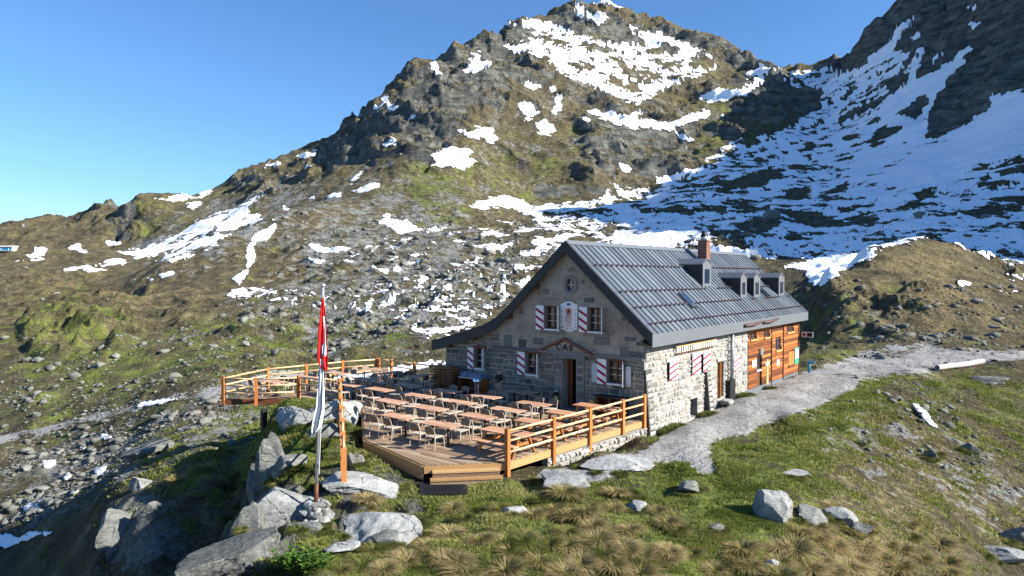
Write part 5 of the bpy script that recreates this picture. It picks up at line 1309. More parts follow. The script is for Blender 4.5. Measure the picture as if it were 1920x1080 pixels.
for k in range(3): MB().tube([(.09 * math.cos(k * 2.1), .09 * math.sin(k * 2.1), 1.06), (.10 * math.cos(k * 2.1), .10 * math.sin(k * 2.1), 0)], .02, 6).build('leg', M_zinc, t)
sv = empty('wall_shelf', hw(-1.55, -.0), HANG); tag(sv, 'dark sideboard under the open window right of the door', 'sideboard')
a0 = inv_plane(1117, 728, 1, -.45).x; a1 = inv_plane(1172, 733, 1, -.45).x; o_ = sv; xo = hl(sv.location).x
MB().box(((a0 + a1) / 2 - xo, -.32, .88), (a1 - a0, .56, .06)).build('board_top', M_black, sv)
for q in (a0 + .1, a1 - .1, (a0 + a1) / 2): MB().box((q - xo, -.3, .43), (.08, .45, .83)).build('leg', M_brownwood, sv)
MB().box(((a0 + a1) / 2 - xo, -.2, .45), (a1 - a0 - .4, .3, .05)).build('shelf', M_brownwood, sv); MB().box(((a0 + a1) / 2 - xo, -.06, .45), (a1 - a0 - .2, .04, .8)).build('back_panel', M_brownwood, sv)
def lantern(x, y, label):
    w_ = hw(x, y); t = empty('wooden_lantern', (w_.x, w_.y, .003), HANG); tag(t, label, 'lantern')
    for sx in (-1, 1):
        for sy in (-1, 1): MB().box((sx * .14, sy * .14, .28), (.035, .035, .50)).build('corner_post', M_yel, t)
    MB().box((0, 0, .015), (.34, .34, .03)).build('base', M_yel, t)
    m = MB(); m.prism([(-.2, -.18, .535), (.2, -.18, .535), (0, -.18, .70)], (0, 0, 0), (0, .36, 0)); m.build('roof', M_yel, t)
    MB().tube([(0, 0, .03), (0, 0, .24)], .045, 10).build('candle', M_white, t, True)
lantern(inv_plane(1112, 745, 1, -.4).x, -.4, 'wooden lantern with a candle on the floor right of the door')
w_ = hw(inv_plane(1043, 745, 1, -.35).x, -.35); t = empty('ashtray_stand', (w_.x, w_.y, .003), HANG); tag(t, 'slim black ashtray stand left of the hut door', 'ashtray')
MB().tube([(0, 0, 0), (0, 0, .03)], .16, 12).build('base', M_black, t); MB().tube([(0, 0, .03), (0, 0, .35), (0, 0, .62)], [.03, .07, .10], 10).build('cone', M_yel, t, True); MB().tube([(0, 0, .62), (0, 0, .78)], .12, 12).build('bowl', M_black, t, True); MB().tube([(0, 0, .78), (0, 0, .86)], .10, 12).build('lid', M_zinc, t, True)

# ------------------------------------------------------------------ person
def skin_obj(name, verts, edges, radii, mat, parent=None, root=0, sub=2):
    me = bpy.data.meshes.new(name); me.from_pydata(verts, edges, []); o = bpy.data.objects.new(name, me); COL.objects.link(o)
    o.modifiers.new('s', 'SKIN'); 
    for i, r_ in enumerate(radii): me.skin_vertices[0].data[i].radius = (r_ if isinstance(r_, tuple) else (r_, r_))
    me.skin_vertices[0].data[root].use_root = True
    sb = o.modifiers.new('d', 'SUBSURF'); sb.levels = sub; sb.render_levels = sub
    dg = bpy.context.evaluated_depsgraph_get(); me2 = bpy.data.meshes.new_from_object(o.evaluated_get(dg)); bpy.data.objects.remove(o)
    me2.materials.clear(); me2.materials.append(mat); me2.polygons.foreach_set('use_smooth', np.ones(len(me2.polygons), bool)); me2.name = name
    return link(bpy.data.objects.new(name, me2), parent)
M_skin = m_plain('skin', (.42, .23, .16), .6, var=.06); M_tee = m_plain('black_cotton', (.015, .015, .018), .9); M_trs = m_plain('beige_trousers', (.34, .28, .20), .9, var=.1); M_hair = m_plain('dark_hair', (.02, .013, .01), .7); M_shoe = m_plain('dark_shoe', (.02, .018, .016), .6)
V = [(0, 0, .95), (0, .01, 1.12), (0, .0, 1.30), (0, -.01, 1.44), (0, -.01, 1.52), (0, -.02, 1.60), (0, -.02, 1.70),
     (.18, -.01, 1.42), (.25, -.03, 1.17), (.16, -.22, 1.06), (.12, -.31, 1.05), (-.18, -.01, 1.42), (-.25, -.06, 1.17), (-.20, -.30, 1.10), (-.18, -.40, 1.10),
     (.09, 0, .88), (.10, -.03, .50), (.11, .02, .09), (.11, -.12, .04), (-.09, 0, .88), (-.11, .02, .50), (-.12, .06, .09), (-.13, -.08, .04)]
E = [(0, 1), (1, 2), (2, 3), (3, 4), (4, 5), (5, 6), (3, 7), (7, 8), (8, 9), (9, 10), (3, 11), (11, 12), (12, 13), (13, 14), (0, 15), (15, 16), (16, 17), (17, 18), (0, 19), (19, 20), (20, 21), (21, 22)]
RD = [(.15, .10), (.14, .09), (.17, .10), (.10, .07), .05, (.075, .085), (.07, .085), .06, .045, .035, .03, .06, .045, .035, .03, .085, .06, .04, .035, .085, .06, .04, .035]
person = skin_obj('person', V, E, RD, M_skin)
w_ = onz(937, 757, 0); person.location = (w_.x, w_.y, .0); person.rotation_euler = (0, 0, R(-50))
tag(person, 'person in black top and beige trousers standing by the serving counter', 'person')
skin_obj('shirt', [V[i] for i in (0, 1, 2, 3, 7, 8, 11, 12)], [(0, 1), (1, 2), (2, 3), (3, 4), (4, 5), (3, 6), (6, 7)], [(.165, .115), (.155, .105), (.185, .115), (.11, .085), .072, .06, .072, .06], M_tee, person)
skin_obj('trousers', [V[0], V[15], V[16], V[17], V[19], V[20], V[21]], [(0, 1), (1, 2), (2, 3), (0, 4), (4, 5), (5, 6)], [(.16, .112), .10, .075, .06, .10, .075, .06], M_trs, person)
skin_obj('hair', [(0, .01, 1.66), (0, -.005, 1.745)], [(0, 1)], [(.075, .085), (.07, .08)], M_hair, person)
for k, nm in ((17, 18), (21, 22)): skin_obj('shoe', [(V[k][0], V[k][1] + .02, .05), V[nm]], [(0, 1)], [.05, .045], M_shoe, person)
def hand(base, d, sx):
    b = Vector(base); d = Vector(d).normalized(); sd_ = Vector((d.y, -d.x, 0)).normalized()
    m = MB(); m.tube([b - d * .02, b + d * .05, b + d * .09], [.022, .034, .03], 8)
    for k in range(4):
        r_ = b + d * .085 + sd_ * (-.024 + .016 * k); L_ = (.062, .075, .08, .07)[k]
        m.tube([r_, r_ + d * L_ * .55 + Vector((0, 0, -.006)), r_ + d * L_ + Vector((0, 0, -.03))], [.0085, .008, .006], 6)
    q = b + d * .03 + sd_ * sx * .03; m.tube([q, q + sd_ * sx * .03 + d * .03, q + sd_ * sx * .035 + d * .065], [.010, .009, .007], 6)
    m.build('hand', M_skin, person, True)
hand(V[10], (-.1, -1, 0), -1); hand(V[14], (.1, -1, .05), 1)

# ------------------------------------------------------------------ flagpole with flags
M_alu = m_plain('aluminium_pole', (.55, .56, .58), .35, .6, .5, .06, 3)
FD = 21.4
while FD > 18.6:
    fb = at(592.5, 937, FD)
    if fb.z - float(gz(fb.x, fb.y)) > .55: break
    FD -= .1
fb = at(592.5, 937, FD); ft = at(606, 532, FD)
fpole = empty('flagpole', (fb.x, fb.y, fb.z)); tag(fpole, 'tall grey metal flagpole with brown foot on the stone cairn', 'flagpole')
tv = ft - fb
MB().tube([tv * -.03, tv * .075], .062, 12).build('sleeve', M_brownwood, fpole, True)
MB().tube([tv * .07, tv * .5, tv * .985], [.048, .045, .038], 12).build('pole', M_alu, fpole, True)
MB().tube([tv * .985, tv * .99, tv * 1.0], [.05, .07, .06], 12).build('finial', M_alu, fpole, True)
MB().tube([tv * .12 + Vector((.07, -.03, 0)), tv * .5 + Vector((.09, -.03, 0)), tv * .95 + Vector((.06, -.03, 0))], .008, 5).build('halyard', M_white, fpole)
MB().box(tv * .16 + Vector((.05, -.02, 0)), (.05, .05, .14)).build('cleat', M_zinc, fpole)
M_fred = NT('red_flag_cloth'); M_fred = M_fred.out((.62, .012, .015), None, .8, spec=.15)
M_fwht = NT('white_flag_cloth').out((.80, .79, .80), None, .8, spec=.15)
def limp(name, outline, folds, mat, parent, seed, off=(0, -.05, 0), amp=.07):
    """outline: (pixel y, left x, right x) down the cloth; the cloth hangs in vertical folds"""
    rows = []; nu = 22; rng_ = random.Random(seed); ph0 = rng_.random() * 6
    n = 30
    ys = [o[0] for o in outline]; 
    for j in range(n):
        t = j / (n - 1); py = ys[0] + (ys[-1] - ys[0]) * t
        xl = np.interp(py, ys, [o[1] for o in outline]); xr = np.interp(py, ys, [o[2] for o in outline])
        for i in range(nu):
            u = i / (nu - 1); p = at(xl + (xr - xl) * u, py, FD) - fb
            f = math.sin(u * folds * math.pi * 2 + ph0 + t * 1.3) * amp * (.35 + .65 * t) + .03 * math.sin(u * 9 + t * 5)
            rows.append((p.x + off[0], p.y + off[1] + f, p.z + off[2]))
    fs = [(j * nu + i, j * nu + i + 1, (j + 1) * nu + i + 1, (j + 1) * nu + i) for j in range(n - 1) for i in range(nu - 1)]
    o = MB().add(rows, fs).build(name, mat, parent, True)
    md = o.modifiers.new('t', 'SOLIDIFY'); md.thickness = .006
    return o
fl1 = empty('red_flag', (fb.x, fb.y, fb.z)); tag(fl1, 'limp red flag with white cross hanging from the flagpole top', 'flag')
limp('cloth', [(558, 604, 608), (575, 602, 610.5), (610, 598, 613.5), (640, 596.5, 615), (670, 595.5, 616.5), (684, 600, 616.5), (694, 611, 615)], 2.2, M_fred, fl1, 3, (0, -.07, 0))
limp('cross_fold', [(592, 610.6, 611.6), (604, 610.8, 613.6), (640, 612.6, 615.6), (648, 608.5, 616), (660, 609, 616), (666, 612.5, 615.5)], .4, M_fwht, fl1, 4, (0, -.25, 0), .012)
fl2 = empty('white_flag', (fb.x, fb.y, fb.z)); tag(fl2, 'limp white flag bunched low on the flagpole under the red one', 'flag')
limp('cloth', [(672, 600, 606), (690, 599.5, 608), (730, 596, 609.5), (765, 594, 609.5), (785, 589, 606), (800, 587, 603), (812, 587.5, 592)], 2.6, M_fwht, fl2, 9, (0, -.08, 0))
# ------------------------------------------------------------------ rocks
def m_rock(name, tint=(1, 1, 1), lich=.45):
    N = NT(name); f = rnd_fac(N)
    n1 = N.noise(1.1, 8, .68); n2 = N.noise(9, 5, .7); n3 = N.noise(34, 3, .6)
    t = N.math('ADD', N.math('ADD', N.math('MULTIPLY', n1, .5), N.math('MULTIPLY', n2, .3)), N.math('ADD', N.math('MULTIPLY', f, .16), N.math('MULTIPLY', n3, .12)))
    c = N.ramp(t, [(.36, tuple(.085 * q for q in tint)), (.47, tuple(.20 * q for q in tint)), (.58, tuple(.31 * q for q in tint)), (.72, tuple(.43 * q for q in tint))])
    c = N.mix(N.mapr(N.noise(5.5, 6, .72), .56, .66, 0, lich), c, (.40, .41, .33))
    c = N.mix(N.mapr(N.noise(3.1, 7, .75), .60, .68, 0, .7), c, (.035, .035, .03))
    ed = N.vor(.9, N.n('ShaderNodeVectorMath', operation='ADD').outputs[0], 'DISTANCE_TO_EDGE') if False else None
    wv = N.mix(.22, N.pos(), N.noise(1.6, 3, .6, col=True), 'ADD'); ed = N.vor(.62, N.mapping(N.mix(.5, wv, N.noise(.9, 5, .65, col=True), 'ADD'), (1, 2.4, 1.3), (.3, .2, .7)), 'DISTANCE_TO_EDGE')
    ck = N.math('MAXIMUM', N.mapr(ed, 0.0, .016), N.mapr(N.noise(1.3, 3), .46, .54)); c = N.mix(ck, (.03, .03, .027), c)
    nb = N.bump(N.noise(2.0, 8, .7, N.mapping(N.pos(), (1, 1, 2.4), (.5, .3, 0))), .8, .22); nb = N.bump(n2, .6, .05, nb); nb = N.bump(n3, .4, .012, nb); nb = N.bump(ck, .6, .04, nb)
    return N.out(c, nb, .9, spec=.15)
M_rock = m_rock('lichened_gneiss', (.62, .64, .59)); M_rockw = m_rock('pale_gneiss', (1.08, 1.11, 1.07), .3); M_rockb = m_rock('boulder_gneiss', (.60, .61, .545), .35)
_ico = {}
def ico(s_):
    if s_ not in _ico:
        bm = bmesh.new(); bmesh.ops.create_icosphere(bm, subdivisions=s_, radius=1.0)
        bm.verts.ensure_lookup_table(); _ico[s_] = (np.array([v.co[:] for v in bm.verts]), np.array([[v.index for v in f.verts] for f in bm.faces])); bm.free()
    return _ico[s_]
def rock_verts(sub, seed, cuts=9, rough=.06):
    g = np.random.default_rng(seed); V, F = ico(sub)
    B = np.sign(V) * np.abs(V) ** .72; B /= np.abs(B).max(0)
    P = g.normal(size=(cuts + 4, 3)); P /= np.linalg.norm(P, axis=1, keepdims=True)
    d = g.uniform(.5, .85, cuts + 4); out_ = B
    for k in range(cuts + 4):
        c = out_ @ P[k]; ex = np.maximum(c - d[k], 0); out_ = out_ - P[k] * (ex * .98)[:, None]
    for k in range(6):
        f_ = 1.9 * 1.85 ** k; a, b, c = (g.normal(size=3) * f_ for _ in range(3))
        nz = np.abs(np.sin(out_ @ a + g.uniform(0, 6)) + .7 * np.sin(out_ @ b + g.uniform(0, 6))) - .75 + .4 * np.sin(out_ @ c)
        out_ = out_ - V * (rough * 1.1 * .58 ** k * nz)[:, None]
    return out_, F
def put_rock(x0, x1, y0, y1, label, seed, kH=None, depth=.8, mat=None, name='rock', sub=4, rough=.06, rot=None, D=None, sink=.3, cat='rock', group=None):
    cx = (x0 + x1) / 2
    b = hit(cx, y1 - .12 * (y1 - y0)) if D is None else at(cx, y1 - .12 * (y1 - y0), D)
    Dy = b.y; w_ = (x1 - x0) * Dy / FPX; dep = w_ * depth
    hp = (y1 - y0) * Dy / FPX; sn_ = (CAMZ - b.z) / math.hypot(b.x, b.y)
    H = kH * w_ if kH else max(.12 * w_, hp - .55 * dep * sn_)
    V, F = rock_verts(sub, seed, 10, rough)
    vd = Vector((b.x, b.y, 0)).normalized(); c = b + vd * dep * .42
    if D is None: c.z = min(c.z, float(gz(c.x, c.y)) + .1)
    Hh = H / (1.35 - sink)
    S_ = np.array([w_ / 1.75, dep / 1.75, Hh]); V = V * S_
    an = rot if rot is not None else 0.0
    an += -math.atan2(b.x, b.y); ca, sa = math.cos(an), math.sin(an)
    V = np.stack([V[:, 0] * ca - V[:, 1] * sa, V[:, 0] * sa + V[:, 1] * ca, V[:, 2]], -1)
    o = mesh_np(name, V, F, mat or M_rock, True); o.data.set_sharp_from_angle(angle=R(24))
    o.location = (c.x, c.y, c.z + Hh * (.30 - sink) + (.10 if (kH or 1) < .26 else 0.0)); tag(o, label, cat, group)
    return o
RK = [
 (455, 612, 888, 992, 'broad pale slab of rock left of the flagpole foot', .34, M_rockw), (586, 760, 862, 942, 'flat grey rock slab under the foot of the path railing', .16, M_rockw),
 (618, 790, 922, 1040, 'long cracked rock slab between flagpole and black mat', .20, M_rockw), (352, 548, 976, 1100, 'large lichen spotted rock at the lower left by the bush', .36, M_rock),
 (540, 612, 972, 1006, 'small brown rock below the stone cairn', .3, M_rock), (610, 670, 1000, 1046, 'low cracked rock right of the leafy bush', .15, M_rockw),
 (515, 600, 742, 806, 'pale outcrop rock under the terrace wing, left one', .5, M_rockw), (585, 680, 748, 800, 'pale outcrop rock under the terrace wing, right one', .4, M_rockw),
 (474, 548, 785, 905, 'dark steep rock face below the terrace support post', 1.3, M_rock), (505, 572, 842, 890, 'grey boulder in the grass below the terrace wing', .5, M_rock),
 (648, 686, 826, 880, 'smooth grey boulder beside the terrace corner', .8, M_rock), (560, 640, 795, 830, 'mossy rock between the flag and the terrace corner', .35, M_rock),
 (182, 265, 950, 1028, 'big rock on the shaded spur at the lower left', .7, M_rock), (262, 308, 928, 986, 'tilted rock in the middle of the shaded spur', .8, M_rock),
 (242, 288, 884, 922, 'pale rock on the grassy spur below the boulder field', .6, M_rockw), (198, 226, 1026, 1050, 'small rock at the foot of the shaded spur', .6, M_rock), (235, 330, 815, 862, 'long flat rock at the top of the grassy spur', .25, M_rock),
 (1400, 1490, 924, 990, 'rounded pale boulder standing in the grass below the yard', .68, M_rockw), (1318, 1366, 972, 1002, 'dark slate slab left of and below the rounded boulder', .3, M_rock),
 (1428, 1464, 1040, 1074, 'small grey slab at the bottom edge under the rounded boulder', .25, M_rockw), (1486, 1548, 930, 990, 'straw covered rock hump right of the rounded boulder', .5, M_rock),
 (1540, 1602, 946, 986, 'pale pointed rock near the straw covered hump', .4, M_rockw), (1585, 1640, 965, 1010, 'narrow rock rib trending down right from the pointed rock', .25, M_rock),
 (1000, 1110, 872, 918, 'flat bedrock slab in the grass beside the terrace post', .10, M_rockw), (1090, 1220, 858, 892, 'flat bedrock slab at the end of the gravel path', .08, M_rockw),
 (1168, 1216, 904, 968, 'steep pale slab among the tussocks below the path', .3, M_rockw), (942, 992, 952, 968, 'small white stone in the lawn', .3, M_rockw), (430, 505, 925, 1010, 'steep dark rock edge dropping into the gully left of the pale slab', .9, M_rock), (455, 520, 860, 930, 'shaded crag between the gully and the flagpole slab', .9, M_rock), (690, 760, 985, 1030, 'small bedrock lump below the long cracked slab', .2, M_rock),
 (1884, 1960, 972, 1034, 'dark boulder cut by the right edge of the picture', .7, M_rock),
 (1846, 1930, 1022, 1060, 'low slab beside the dark boulder at the right edge', .2, M_rockw), (1795, 1832, 828, 850, 'block of grey rock above the scree chute', .5, M_rock), (1730, 1760, 832, 866, 'dark block in the middle of the grassy bank', .6, M_rock),
 (1268, 1320, 892, 932, 'low rock beside the kink of the path', .25, M_rock), (1470, 1520, 882, 900, 'pair of flat pale stones on the bank', .15, M_rockw), (1610, 1626, 818, 836, 'white stone high on the grassy bank', .7, M_rockw), (1820, 1882, 700, 722, 'rocky patch beside the track at the right', .2, M_rock),
 (1420, 1462, 396, 416, 'large dark boulder on the snowy bench behind the hut', .5, M_rockb), (820, 862, 470, 486, 'boulder', .4, M_rockb)]
for i, (x0, x1, y0, y1, lb, kh, mt) in enumerate(RK):
    if lb == 'boulder': continue
    put_rock(x0, x1, y0, y1, lb, 100 + i, kh, mat=mt, sub=5 if (x1 - x0) > 84 else 4)
# stone cairn that holds the pole
cr = empty('stone_cairn', (fb.x, fb.y, fb.z)); tag(cr, 'small mortared stone cairn holding the flagpole', 'cairn')
for k in range(26):
    a = k * 2.4; lv_ = k // 9; rr_ = .34 - .07 * lv_ + random.uniform(-.03, .03)
    V, F = rock_verts(3, 300 + k, 8); s_ = np.array([random.uniform(.14, .21), random.uniform(.14, .21), random.uniform(.10, .14)])
    o = mesh_np('stone', V * s_, F, M_rockw, False, cr); o.location = (rr_ * math.cos(a), rr_ * math.sin(a), -.50 + lv_ * .19 + random.uniform(-.02, .02)); o.rotation_euler = (0, 0, random.uniform(0, 6))
V, F = rock_verts(3, 77, 8); mesh_np('mortar', V * np.array([.30, .30, .42]), F, M_mortar, True, cr).location = (0, 0, -.38)

# ------------------------------------------------------------------ boulder fields and loose stones
w_ok = (a_px > -20) & (a_px < 1940) & (a_py > 120) & (a_py < 1075) & (RG > 24)
hx_, hy_ = house_xy(XX, YY)
_near = RG < 95
bad = _near & (poly_dist(hx_, hy_, HPOLY) < .5) if False else np.zeros(len(XX), bool)
mm_ = np.where(_near)[0]; bad[mm_] = (poly_dist(hx_[mm_], hy_[mm_], HPOLY) < .6) | (poly_dist(hx_[mm_], hy_[mm_], DECKP) < .3)
wt = np.where(w_ok & ~bad, np.clip(a_bo, 0, 1) ** 1.3 * (1 - .85 * np.clip(a_gv, 0, 1)) + .05 * a_rk + .12 * np.clip(a_sc, 0, 1) + .012, 0)
wt *= np.where(RG < 50, .35, 1.0) * (1 - .75 * a_sn * (RG > 60)) * np.where(RG > 330, .25, 1)
clump = np.clip(.5 + 1.6 * fbm(XX / 9, YY / 9, 4, 401), 0.03, 2); wt = wt * clump
N_B = 25000
idx_ = np.random.default_rng(5).choice(len(XX), N_B, replace=False, p=wt / wt.sum())
g = np.random.default_rng(6)
pxs = 1.7 + 2.1 * g.pareto(2.0, N_B); pxs = np.clip(pxs, 1.7, 20)
size = np.clip(pxs * RG[idx_] / FPX * .5, .05, 1.7) * np.where(RG[idx_] < 45, .8, 1)
lodV = [rock_verts(1, 900 + k, 5, .08) for k in range(10)]
bigV = [bpy.data.meshes.new('boulder') for k in range(8)]
for k in range(8):
    V, F = rock_verts(2, 950 + k, 8, .05); tmp = mesh_np('boulder', V, F, M_rockb, False); bigV[k] = tmp.data; bpy.data.objects.remove(tmp)
scr = size / RG[idx_]
order = np.argsort(-scr)
big = order[:290]; small = order[290:]
def zone(px, py, r, big_):
    sz_ = 'large' if big_ else 'small'
    if r < 50:
        if px > 1700: return f'{sz_} loose stone in the scree chute at the right'
        if px > 1150: return f'{sz_} loose stone on the grassy bank right of the yard'
        return f'{sz_} loose stone on the slope below the terrace'
    if px < 640 and py > 730: return f'{sz_} grey boulder in the stone field below the track, ' + ('at the left edge' if px < 140 else 'mid field' if px < 300 else 'near the terrace wing')
    if px > 1480: return f'{sz_} boulder ' + ('on the brown knoll' if r < 125 else 'on the shaded snow slope behind the knoll')
    if px < 420: return f'{sz_} grey boulder on the far left hillside above the track'
    if px < 640: return f'{sz_} grey boulder on the hillside left of the flag'
    if px < 840: return f'{sz_} grey boulder on the stony hillside right of the flag'
    if r < 200: return f'{sz_} grey boulder on the slope just above the left eave'
    return f'{sz_} boulder on the snowy bench behind the hut roof'
for i in big:
    v = idx_[i]; o = link(bpy.data.objects.new('boulder', bigV[int(g.integers(8))])); s_ = float(size[i])
    o.location = (XX[v], YY[v], ZZ[v] + s_ * .12); o.scale = (s_ * g.uniform(.8, 1.3), s_ * g.uniform(.7, 1.1), s_ * g.uniform(.45, .8)); o.rotation_euler = (g.uniform(-.3, .3), g.uniform(-.3, .3), g.uniform(0, 6.28))
    lb = zone(a_px[v], a_py[v], RG[v], scr[i] > scr[order[110]]); tag(o, lb, 'boulder', lb.replace('stone', 'stones').replace('boulder', 'boulders'))
Vs, Fs, base_ = [], [], 0
for k in range(10):
    sel = small[k::10]; V, F = lodV[k]; n = len(sel); v = idx_[sel]; s_ = size[sel]
    an = g.uniform(0, 6.28, n); ca, sa = np.cos(an)[:, None], np.sin(an)[:, None]
    sx = (s_ * g.uniform(.8, 1.35, n))[:, None]; sy = (s_ * g.uniform(.7, 1.1, n))[:, None]; sz = (s_ * g.uniform(.4, .8, n))[:, None]
    X_ = V[None, :, 0] * sx; Y_ = V[None, :, 1] * sy; Z_ = V[None, :, 2] * sz + X_ * g.uniform(-.3, .3, n)[:, None]
    W = np.stack([X_ * ca - Y_ * sa + XX[v][:, None], X_ * sa + Y_ * ca + YY[v][:, None], Z_ + (ZZ[v] + s_ * .1)[:, None]], -1)
    Vs.append(W.reshape(-1, 3)); Fs.append((F[None] + (np.arange(n) * len(V))[:, None, None]).reshape(-1, 3) + base_); base_ += n * len(V)
o = mesh_np('scattered_boulders', np.concatenate(Vs), np.concatenate(Fs), M_rockb, False); o['kind'] = 'stuff'; o['label'] = 'countless grey boulders strewn over the slopes'; o['category'] = 'boulders'

# ------------------------------------------------------------------ grass
def m_blade(name, stops):
    N = NT(name); at_ = N.n('ShaderNodeVertexColor', layer_name='tone'); sp = N.n('ShaderNodeSeparateColor'); N.l(at_.outputs[0], sp.inputs[0])
    c = N.ramp(N.math('ADD', N.math('MULTIPLY', sp.outputs[0], .75), N.math('MULTIPLY', N.noise(.7, 3), .25)), stops)
    m = N.out(c, None, .8, spec=.15)
    tr = N.n('ShaderNodeBsdfTranslucent'); N.l(c, tr.inputs[0]); mx = N.n('ShaderNodeMixShader'); mx.inputs[0].default_value = .3
    N.l(N.b.outputs[0], mx.inputs[1]); N.l(tr.outputs[0], mx.inputs[2]); o_ = [q for q in N.t.nodes if q.type == 'OUTPUT_MATERIAL'][0]; N.l(mx.outputs[0], o_.inputs[0])
    return m
M_grass = m_blade('short_grass', [(.1, (.07, .10, .018)), (.36, (.145, .185, .036)), (.58, (.24, .25, .065)), (.85, (.40, .35, .17))])
M_tuss = m_blade('tussock_grass', [(.08, (.05, .075, .012)), (.35, (.13, .145, .035)), (.55, (.30, .235, .10)), (.9, (.50, .40, .22))])
def set_tone(me, t):
    ca_ = me.color_attributes.new('tone', 'FLOAT_COLOR', 'POINT'); d = np.ones((len(t), 4), np.float32); d[:, 0] = t; d[:, 1] = t; d[:, 2] = t; ca_.data.foreach_set('color', d.ravel())
ok = (a_px > -10) & (a_px < 1930) & (a_py > 640) & (a_py < 1079) & (RG < 62) & ~bad
hA = np.clip(a_gn * 1.25 - .12, 0, 1)
wg = np.where(ok, hA * (1 - np.clip(a_gv * 1.6, 0, 1)) * (1 - a_sn) * (1 - .7 * np.clip(a_sc, 0, 1)) * (1 - .5 * np.clip(a_rk, 0, 1)) * np.clip(.25 + 2.3 * fbm(XX / 1.7, YY / 1.7, 4, 501), .02, 1.6), 0)
N_T = 78000
ig = np.random.default_rng(8).choice(len(XX), N_T, replace=True, p=wg / wg.sum())
nb_ = 4
gx = np.repeat(XX[ig] + g.normal(0, .05, N_T) * RG[ig] / 20, nb_) ; gy = np.repeat(YY[ig] + g.normal(0, .07, N_T) * RG[ig] / 20, nb_)
gzv = gz(gx, gy)
hh = np.repeat(g.uniform(.035, .10, N_T) * np.clip(RG[ig] / 22, .8, 1.6), nb_) * g.uniform(.6, 1.2, N_T * nb_); an = g.uniform(0, 6.28, N_T * nb_); wd = .012 * np.clip(np.repeat(RG[ig], nb_) / 20, .8, 2.2) * g.uniform(.7, 1.5, N_T * nb_)
ox, oy = np.cos(an), np.sin(an); sp_ = g.uniform(0, .05, N_T * nb_)
bx, by = gx + ox * sp_, gy + oy * sp_
t0 = np.clip(np.repeat(.40 + .5 * fbm(XX[ig] / 2.5, YY[ig] / 2.5, 3, 511) - .25 * (a_gn[ig] - .6) + .35 * np.clip(a_dr[ig], 0, 1) + g.normal(0, .10, N_T), nb_), 0, 1)
V = np.stack([np.stack([bx - oy * wd, by + ox * wd, gzv - .01], -1), np.stack([bx + oy * wd, by - ox * wd, gzv - .01], -1), np.stack([bx + ox * hh * .6, by + oy * hh * .6, gzv + hh], -1)], 1).reshape(-1, 3)
F = np.arange(len(V)).reshape(-1, 3)
o = mesh_np('grass', V, F, M_grass, False); set_tone(o.data, np.repeat(t0, 3) + np.tile([-.1, -.1, .12], len(t0))); o['kind'] = 'stuff'; o['label'] = 'short green alpine grass around the hut'; o['category'] = 'grass'
def tussock_mesh(seed, straw):
    g_ = np.random.default_rng(seed); n = 700; an = g_.uniform(0, 6.28, n); ba = np.sqrt(g_.uniform(0, 1, n)) * .16; L_ = g_.uniform(.24, .46, n); dr_ = g_.uniform(.55, 1.35, n)
    ca, sa = np.cos(an), np.sin(an); w_ = g_.uniform(.004, .008, n)
    pts = []
    for s_ in (0, .4, .75, 1.0):
        rad = ba + L_ * (s_ * .32 * dr_ + .55 * dr_ * s_ ** 2.2); z = L_ * (s_ * 1.0 - .62 * dr_ * s_ ** 2.2) * .95 + .04 * (1 - ba / .16)
        pts.append((rad * ca, rad * sa, z - .03))
    V = []
    for k, (x, y, z) in enumerate(pts):
        wk = w_ * (1.2, 1.0, .7, .1)[k]
        V += [np.stack([x - sa * wk, y + ca * wk, z], -1), np.stack([x + sa * wk, y - ca * wk, z], -1)]
    V = np.stack(V, 1).reshape(-1, 3); q = np.arange(n)[:, None] * 8
    F = np.concatenate([q + np.array([[0, 1, 3, 2]]), q + np.array([[2, 3, 5, 4]]), q + np.array([[4, 5, 7, 6]])])
    tn = np.clip(straw + g_.normal(0, .17, n) - .3 * (ba < .07), 0, 1)
    tmp = mesh_np('grass_tussock', V, F, M_tuss, False); set_tone(tmp.data, np.repeat(tn, 8) + np.tile([.12, .12, .05, .05, -.06, -.06, -.10, -.10], n)); me = tmp.data; bpy.data.objects.remove(tmp); return me
TM = [tussock_mesh(k, s_) for k, s_ in enumerate((.78, .7, .62, .45, .3, .22))]
